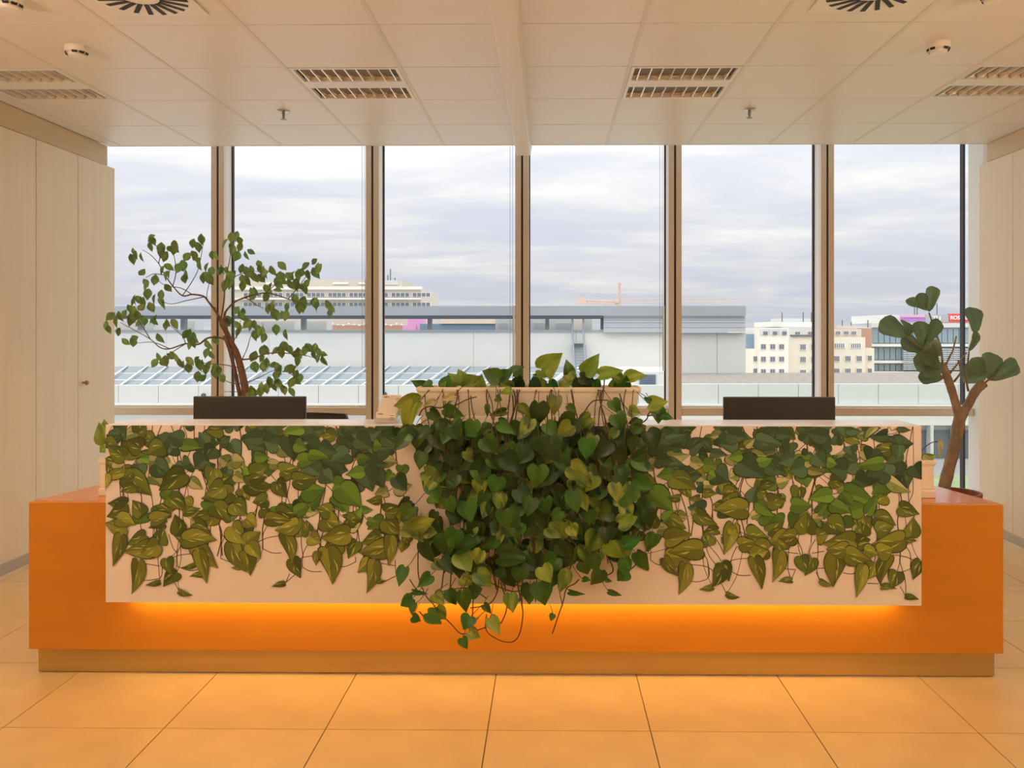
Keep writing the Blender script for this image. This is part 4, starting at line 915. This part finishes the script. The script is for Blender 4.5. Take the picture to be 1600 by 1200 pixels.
for k in range(7): pbox('louver_slat', E['louv'], box_l, 943, 1164.5, 493.3 + k * 3.7, 496.7 + k * 3.7 + .2 * (k % 2), YN + .17 + .02 * (k % 2), .08)
pr2 = thing('roof_cabin', 'pale roof cabin with a door below the grey canopy', 'cabin', at(830, 517, YU + 3))
pbox('cabin_wall', E['conc2'], pr2, 774, 925, 496, 517, YU + 3, 2)
for x, w in ((780, 12), (835, 16), (870, 22)): pbox('cabin_panel', E['louv'], pr2, x, x + w, 505, 517, YU + 2.93, .06)
pbox('cabin_door', E['white'], pr2, 896, 914, 497, 517, YU + 2.93, .06)
t = thing('roof_shed', 'low blue-grey roof shed with a peach roof edge', 'shed', at(725, 517, YU + 4))
pbox('shed_wall', E['blue'], t, 656, 775, 506, 518, YU + 4, 2); pbox('shed_roof', E['sunroof'], t, 688, 776, 496.5, 505.8, YU + 3.9, 2.2)
t = thing('pink_kiosk', 'bright pink kiosk under the grey canopy', 'kiosk', at(640, 517, YU + 6))
pbox('kiosk_wall', E['pink'], t, 637, 661, 494, 517, YU + 6, 1); pbox('kiosk_counter', E['pink'], t, 629, 650, 508, 517.5, YU + 5.9, .08)
t = thing('roof_terrace', 'beige terrace front with a row of round lamps', 'terrace', at(560, 517, YU + 8))
pbox('terrace_wall', E['beige'], t, 430, 636, 497, 506, YU + 8, 1); pbox('terrace_rail', E['brick'], t, 430, 630, 508, 518, YU + 7.8, .1)
for k in range(14):
    p = at(520 + k * 8.3, 506 + (k % 3) * 1.2, YU + 7.7); MB().lathe(p, [(.0, -.05), (.05, -.02), (.05, .02), (.0, .05)], 8).build('lamp_globe', E['wfr'], t, smooth=True)
t = thing('roof_units', 'pale equipment boxes under the canopy by the cabinet end', 'equipment', at(250, 517, YU + 3))
for a, b in ((180, 205), (222, 240), (285, 304), (380, 408), (412, 460), (478, 510)): pbox('unit', E['conc2'], t, a, b, 502, 517, YU + 3, 1)
# steel stair
t = thing('steel_stair', 'narrow steel stair climbing the white wall opposite', 'stair', at(905, 585, YU - 1))
for x0, x1 in ((894, 897), (911, 914.5)):
    MB().tube([at(x0 + .5, 498.5, YU - .25), at(x0 + .5, 518, YU - .3), at(x1 + 1, 582, YU - 1.2)], .04, 6).build('handrail', E['steel'], t)
    MB().tube([at(x0 + 2, 540, YU - .3), at(x1 + 3, 586, YU - 1.2)], .05, 6).build('stringer', E['steel'], t)
for k in range(10): pbox('tread', E['steel'], t, 896 + k * .45, 914 + k * .45, 541 + k * 4.4, 542.6 + k * 4.4, YU - .4 - k * .08, .2)
pbox('landing', E['soff'], t, 895, 914, 537, 540, YU - .6, .55)
# skylight: skewed rafters and panes
sk = thing('skylight', 'long sloping glass skylight with white bars on the opposite roof', 'skylight', at(500, 603, 25.2))
Y0, Y1 = 25.0, 32.6
def skp(x, v):      # x along the foot in pixels, v from foot (0) to head (1)
    Y = Y0 + (Y1 - Y0) * v; py = 603.5 - 31.5 * v; return at(x + 44 * v, py, Y)
x = 30.0
for k in range(26):
    for r in range(3):
        v0, v1 = r / 3 + .022, (r + 1) / 3 - .022
        q = [skp(x + 1.0, v0), skp(x + 30.5, v0), skp(x + 30.5, v1), skp(x + 1.0, v1)]
        MB().hexa([p - Vector((0, 0, .04)) for p in q] + q).build('pane', E['sky'], sk)
    MB().tube([skp(x, 0) + Vector((0, 0, .02)), skp(x, 1) + Vector((0, 0, .02))], .035, 4).build('rafter', E['skf'], sk)
    x += 31.5
q = [skp(28, 0), skp(x, 0), skp(x, 1), skp(28, 1)]
MB().hexa([p - Vector((0, 0, .16)) for p in q] + [p - Vector((0, 0, .05)) for p in q]).build('tray', E['skf'], sk)
# roof unit near the planter and vents on the parapet
t = thing('air_conditioner', 'white rooftop air conditioner with a blue-grey grille', 'air conditioner', at(1010, 618, 25.5))
pbox('casing', E['conc'], t, 985, 1046, 581, 610.5, 25.5, 1.2); pbox('grille', E['blue'], t, 999, 1025, 585, 607, 25.45, .04)
for k in range(6): pbox('grille_bar', E['win'], t, 1000, 1024, 586.5 + k * 3.4, 587.5 + k * 3.4, 25.42, .025)
for x, y, lab in ((601, 617, 'small dark roof vent behind the card holder'), (318, 619, 'small dark roof vent behind the ficus')):
    p = at(x, y, YA - .15); t = thing('roof_vent', lab, 'roof vent', p, 'dark roof vents')
    MB().lathe(p, [(.03, -.35), (.03, 0)], 8).build('pipe', E['soff'], t); MB().lathe(p, [(.06, 0), (.075, .03), (.05, .075), (.0, .09)], 12).build('cowl', E['soff'], t, smooth=True)

# far buildings
def windows(parent, xs, ys, w, h, Y, split=2, m='win'):
    for y in ys:
        for x in xs:
            wn = pbox('window', E['wfr'], parent, x, x + w, y, y + h, Y - .12, .1)
            n = split; g_ = w * .10
            for k in range(n):
                a = x + g_ + k * (w - g_) / n; pbox('window_pane', E[m], wn, a, a + (w - g_) / n - g_, y + h * .10, y + h * .92, Y - .17, .06)
YH = 95
t = thing('hotel_block', 'long beige stepped block with ribbon windows beyond the canopy', 'building', at(500, 500, YH))
pbox('wall', E['beige'], t, 330, 658, 452, 576, YH, 14); pbox('upper_storey', E['beige'], t, 345, 628, 438, 451.8, YH + 2, 10)
pbox('roof_cabin', E['conc2'], t, 596, 622, 438, 445, YH + 1.9, .8); pbox('cornice', E['conc'], t, 330, 659, 447.5, 452.5, YH - .4, .5)
for y in (457, 472):
    pbox('balcony_band', E['conc'], t, 330, 657, y + 8.2, y + 11, YH - .7, .6)
    x = 380
    while x < 652:
        wn = pbox('window', E['wfr'], t, x, x + 29, y, y + 7, YH - .15, .12)
        for k in range(4): pbox('window_pane', E['win'], wn, x + .8 + k * 7.1, x + 6.6 + k * 7.1, y + .7, y + 6.3, YH - .2, .06)
        x += 33
for x in (416, 520, 560): pbox('roof_window', E['wfr'], t, x, x + 24, 441, 444, YH + 1.8, .1)
for x, y in ((610, 420), (606, 430), (617, 434)): MB().tube([at(x, 438, YH + 4), at(x, y, YH + 4)], .07, 5).build('antenna', E['joint'], t)
YX = 70
t = thing('white_apartments', 'white apartment block with dark windows and roof terrace', 'building', at(1215, 585, YX))
pbox('wall', E['white'], t, 1185, 1232, 512, 592, YX, 12); pbox('wing', E['white'], t, 1172, 1186, 545, 592, YX + .6, 10); pbox('side_wing', E['cream'], t, 1232, 1300, 526, 592, YX + 1.0, 10)
pbox('attic', E['conc2'], t, 1232, 1300, 511, 525.8, YX + 2.5, 8); pbox('roof_edge', E['joint'], t, 1237, 1300, 523, 526, YX + .8, .5)
pbox('roof_house', E['conc'], t, 1200, 1272, 503, 511, YX + 5, 5); pbox('stair_tower', E['conc2'], t, 1218, 1270, 497.5, 503, YX + 6, 3)
windows(t, (1188.5, 1203, 1217), (537, 556.5, 576), 9, 9, YX); windows(t, (1177,), (556, 575), 7, 9, YX + .6); windows(t, (1250, 1267), (537, 556.5, 577), 10, 10, YX + 1.0, 3)
windows(t, (1242, 1262), (518,), 9, 5, YX + 2.5)
for k in range(3):
    pbox('terrace_recess', E['conc2'], t, 1187.5 + k * 14.8, 1200.5 + k * 14.8, 514, 523.5, YX - .1, .08); pbox('terrace_door', E['win'], t, 1193 + k * 14.8, 1199.5 + k * 14.8, 518, 523.4, YX - .16, .05)
for x in (1222, 1255, 1268): MB().tube([at(x, 503, YX + 6), at(x, 488, YX + 6)], .05, 5).build('antenna', E['joint'], t)
pbox('dark_annex', E['blue'], t, 1168, 1184.5, 522, 544.5, YX + 1.5, 5)
t = thing('cream_apartments', 'cream apartment block with three-light windows and an attic row', 'building', at(1325, 585, YX + 4))
YY = YX + 4
pbox('wall', E['cream'], t, 1290, 1352, 527, 592, YY, 12); pbox('attic', E['beige'], t, 1290, 1346, 514, 526.8, YY + 1.5, 8); pbox('brick_gable', E['brick'], t, 1346, 1362, 513, 592, YY + 3, 6); pbox('annex', E['cream'], t, 1352.2, 1366, 544, 592, YY + .8, 6)
pbox('roof_house', E['beige'], t, 1308, 1340, 509, 513.8, YY + 3, 4)
windows(t, (1303, 1320.5, 1338), (555.5, 575), 9.5, 9.5, YY, 3); windows(t, (1303, 1328.5), (536,), 18, 8, YY, 5); windows(t, (1305, 1318, 1330), (517,), 9, 6, YY + 1.5, 3); windows(t, (1356,), (555, 575), 7, 9, YY + .8)
for x, y in ((1316, 500), (1356, 500), (1330, 503)): MB().tube([at(x, 512, YY + 4), at(x, y, YY + 4)], .05, 5).build('antenna', E['joint'], t)
t = thing('glass_office', 'glass office building with rooftop advertising signs', 'building', at(1450, 585, YX + 12))
YZ = YX + 12
pbox('core', E['conc'], t, 1362, 1580, 510, 592, YZ, 14)
pbox('roof_band', E['conc2'], t, 1361, 1580, 505, 511.5, YZ - .5, .45); pbox('penthouse', E['conc'], t, 1376, 1580, 492, 505, YZ + 1, 8)
for y0, y1 in ((514, 536), (543.5, 562), (569, 579)):
    for x in range(1364, 1578, 9): pbox('glass_panel', E['cgl'], t, x, x + 8, y0, y1, YZ - .25, .2)
    pbox('floor_band', E['conc'], t, 1360, 1580, y1 + 1.5, y1 + 5.5, YZ - .9, .85)
for k in range(11): pbox('sunshade', E['conc2'], t, 1412, 1580, 545 + k * 3.1, 546.3 + k * 3.1, YZ - 1.2, .12)
def sign(m, x0, x1, y0, y1, txt, size, lab):
    s = pbox('sign_board', E[m], t, x0, x1, y0, y1, YZ + .2, .25); s['label'] = lab
    if txt:
        cu = bpy.data.curves.new('sign_lettering', 'FONT'); cu.body = txt; cu.size = size; cu.extrude = .02; cu.offset = .01; cu.align_y = 'CENTER'
        cu.materials.append(E['wtxt']); o0 = bpy.data.objects.new('tmp_text', cu); C.objects.link(o0); bpy.context.view_layer.update()
        me = bpy.data.meshes.new_from_object(o0.evaluated_get(bpy.context.evaluated_depsgraph_get())); bpy.data.objects.remove(o0)
        o = bpy.data.objects.new('sign_lettering', me); C.objects.link(o); o.parent = s
        p = at(x0 + 2.2, (y0 + y1) / 2, YZ + .15); o.location = p - WORLD[s.name]; o.rotation_euler = (math.pi / 2, 0, 0)
sign('purple', 1408, 1446, 493, 502.5, None, 0, 'purple and pink banner'); pbox('sign_stripe', E['pink'], t, 1408, 1446, 493, 496, YZ + .12, .05)
sign('gsign', 1446.2, 1482, 491.5, 504, '   TU', .62, 'grey sign with white letters')
sign('red', 1482.3, 1530, 490, 503.5, 'ROSSMANN', .50, 'red sign with white letters')
for x, y in ((1429, 470), (1433, 480), (1464, 474)): MB().tube([at(x, 494, YZ + 4), at(x, y, YZ + 4)], .06, 5).build('antenna', E['joint'], t)
# crane
YR = 170
t = thing('tower_crane', 'orange tower crane on the skyline', 'crane', at(968, 500, YR))
def lattice(name, a, b, r, w):
    mb = MB(); n = 14
    for dz in (-w, w): mb.tube([a + Vector((0, 0, dz)), b + Vector((0, 0, dz))], r, 4)
    for k in range(n):
        p, q_ = a.lerp(b, k / n), a.lerp(b, (k + 1) / n); mb.tube([p + Vector((0, 0, -w if k % 2 else w)), q_ + Vector((0, 0, w if k % 2 else -w))], r * .7, 4)
    mb.build(name, E['crane'], t)
lattice('counter_jib', at(902, 471, YR), at(968, 473, YR), .13, .25); lattice('jib', at(968, 470, YR), at(1155, 468.5, YR), .07, .35)
mb = MB()
for dx in (-.5, .5): mb.tube([at(968, 550.5, YR) + Vector((dx, 0, 0)), at(968, 442, YR) + Vector((dx * .25, 0, 0))], .13, 4)
for k in range(16): mb.tube([at(968, 520 - k * 4.7, YR) + Vector((-.45 if k % 2 else .45, 0, 0)), at(968, 515.3 - k * 4.7, YR) + Vector((.42 if k % 2 else -.42, 0, 0))], .08, 4)
mb.build('mast', E['crane'], t)
pbox('counterweight', E['crane'], t, 901, 916, 466, 475, YR - .3, .8); pbox('cab', E['crane'], t, 961, 967, 467.5, 473, YR - .4, .8)
for a in ((905, 468), (1060, 467.5)): MB().tube([at(967, 442, YR), at(*a, YR)], .05, 4).build('tie_cable', E['crane'], t)
MB().tube([at(990, 470, YR), at(990, 478, YR)], .12, 4).build('trolley', E['crane'], t)

# lamps out of view: desk-row amber downlights and wall uplighters are added as fill
for x, y, w, lab in ((-2.75, 4.05, 30, 'round amber downlight before the cabinets'), (-1.68, 2.72, 0, ''), (-.48, 2.72, 0, ''), (.72, 2.72, 0, ''), (1.92, 2.72, 0, '')):
    t = thing('unseen_downlight', lab or 'round amber downlight over the floor before the desk', 'ceiling light', (x, y, ZC), 'amber downlights')
    MB().lathe((x, y, ZC), [(.045, -.003), (.055, -.008), (.06, -.0005)], 20).build('trim_ring', M['plastic'], t)
    MB().lathe((x, y, ZC), [(.0, -.0035), (.044, -.0032)], 20).build('lens', M['led'], t)
    sp = bpy.data.lights.new('unseen_beam', 'SPOT'); sp.energy = w or AMBER_W; sp.color = (1, .46, .1); sp.spot_size = 2.0; sp.spot_blend = .9; sp.shadow_soft_size = .05
    spo = bpy.data.objects.new('unseen_beam', sp); C.objects.link(spo); spo.location = (x, y, ZC - .03); spo.rotation_euler = (0, math.radians(-14) if w else 0, 0)
for sgn, xw in ((1, XL), (-1, XR)):
    y = 1.3; t = thing('added_uplighter', 'white wall uplighter on the maple wall' if sgn > 0 else 'white wall uplighter on the panelled wall', 'wall light', (xw, y, 1.9), 'wall uplighters')
    x0, x1 = sorted((xw + sgn * .001, xw + sgn * .16))
    MB().box(x0, x1, y - .3, y + .3, 1.90, 1.905).box(x0, x1, y - .3, y - .295, 1.905, 1.97).box(x0, x1, y + .295, y + .3, 1.905, 1.97).box(x0, x0 + .004, y - .295, y + .295, 1.905, 1.97).box(x1 - .004, x1, y - .295, y + .295, 1.905, 1.97).build('trough', M['plastic'], t)
    MB().tube([(xw + sgn * .08, y - .27, 1.925), (xw + sgn * .08, y + .27, 1.925)], .012, 8).build('lamp_tube', M['tube'], t)
    area('added_fill_glow', (xw + sgn * .08, y, 1.95), (math.pi, 0, 0), .13, .55, UP_W, (1, .84, .68))
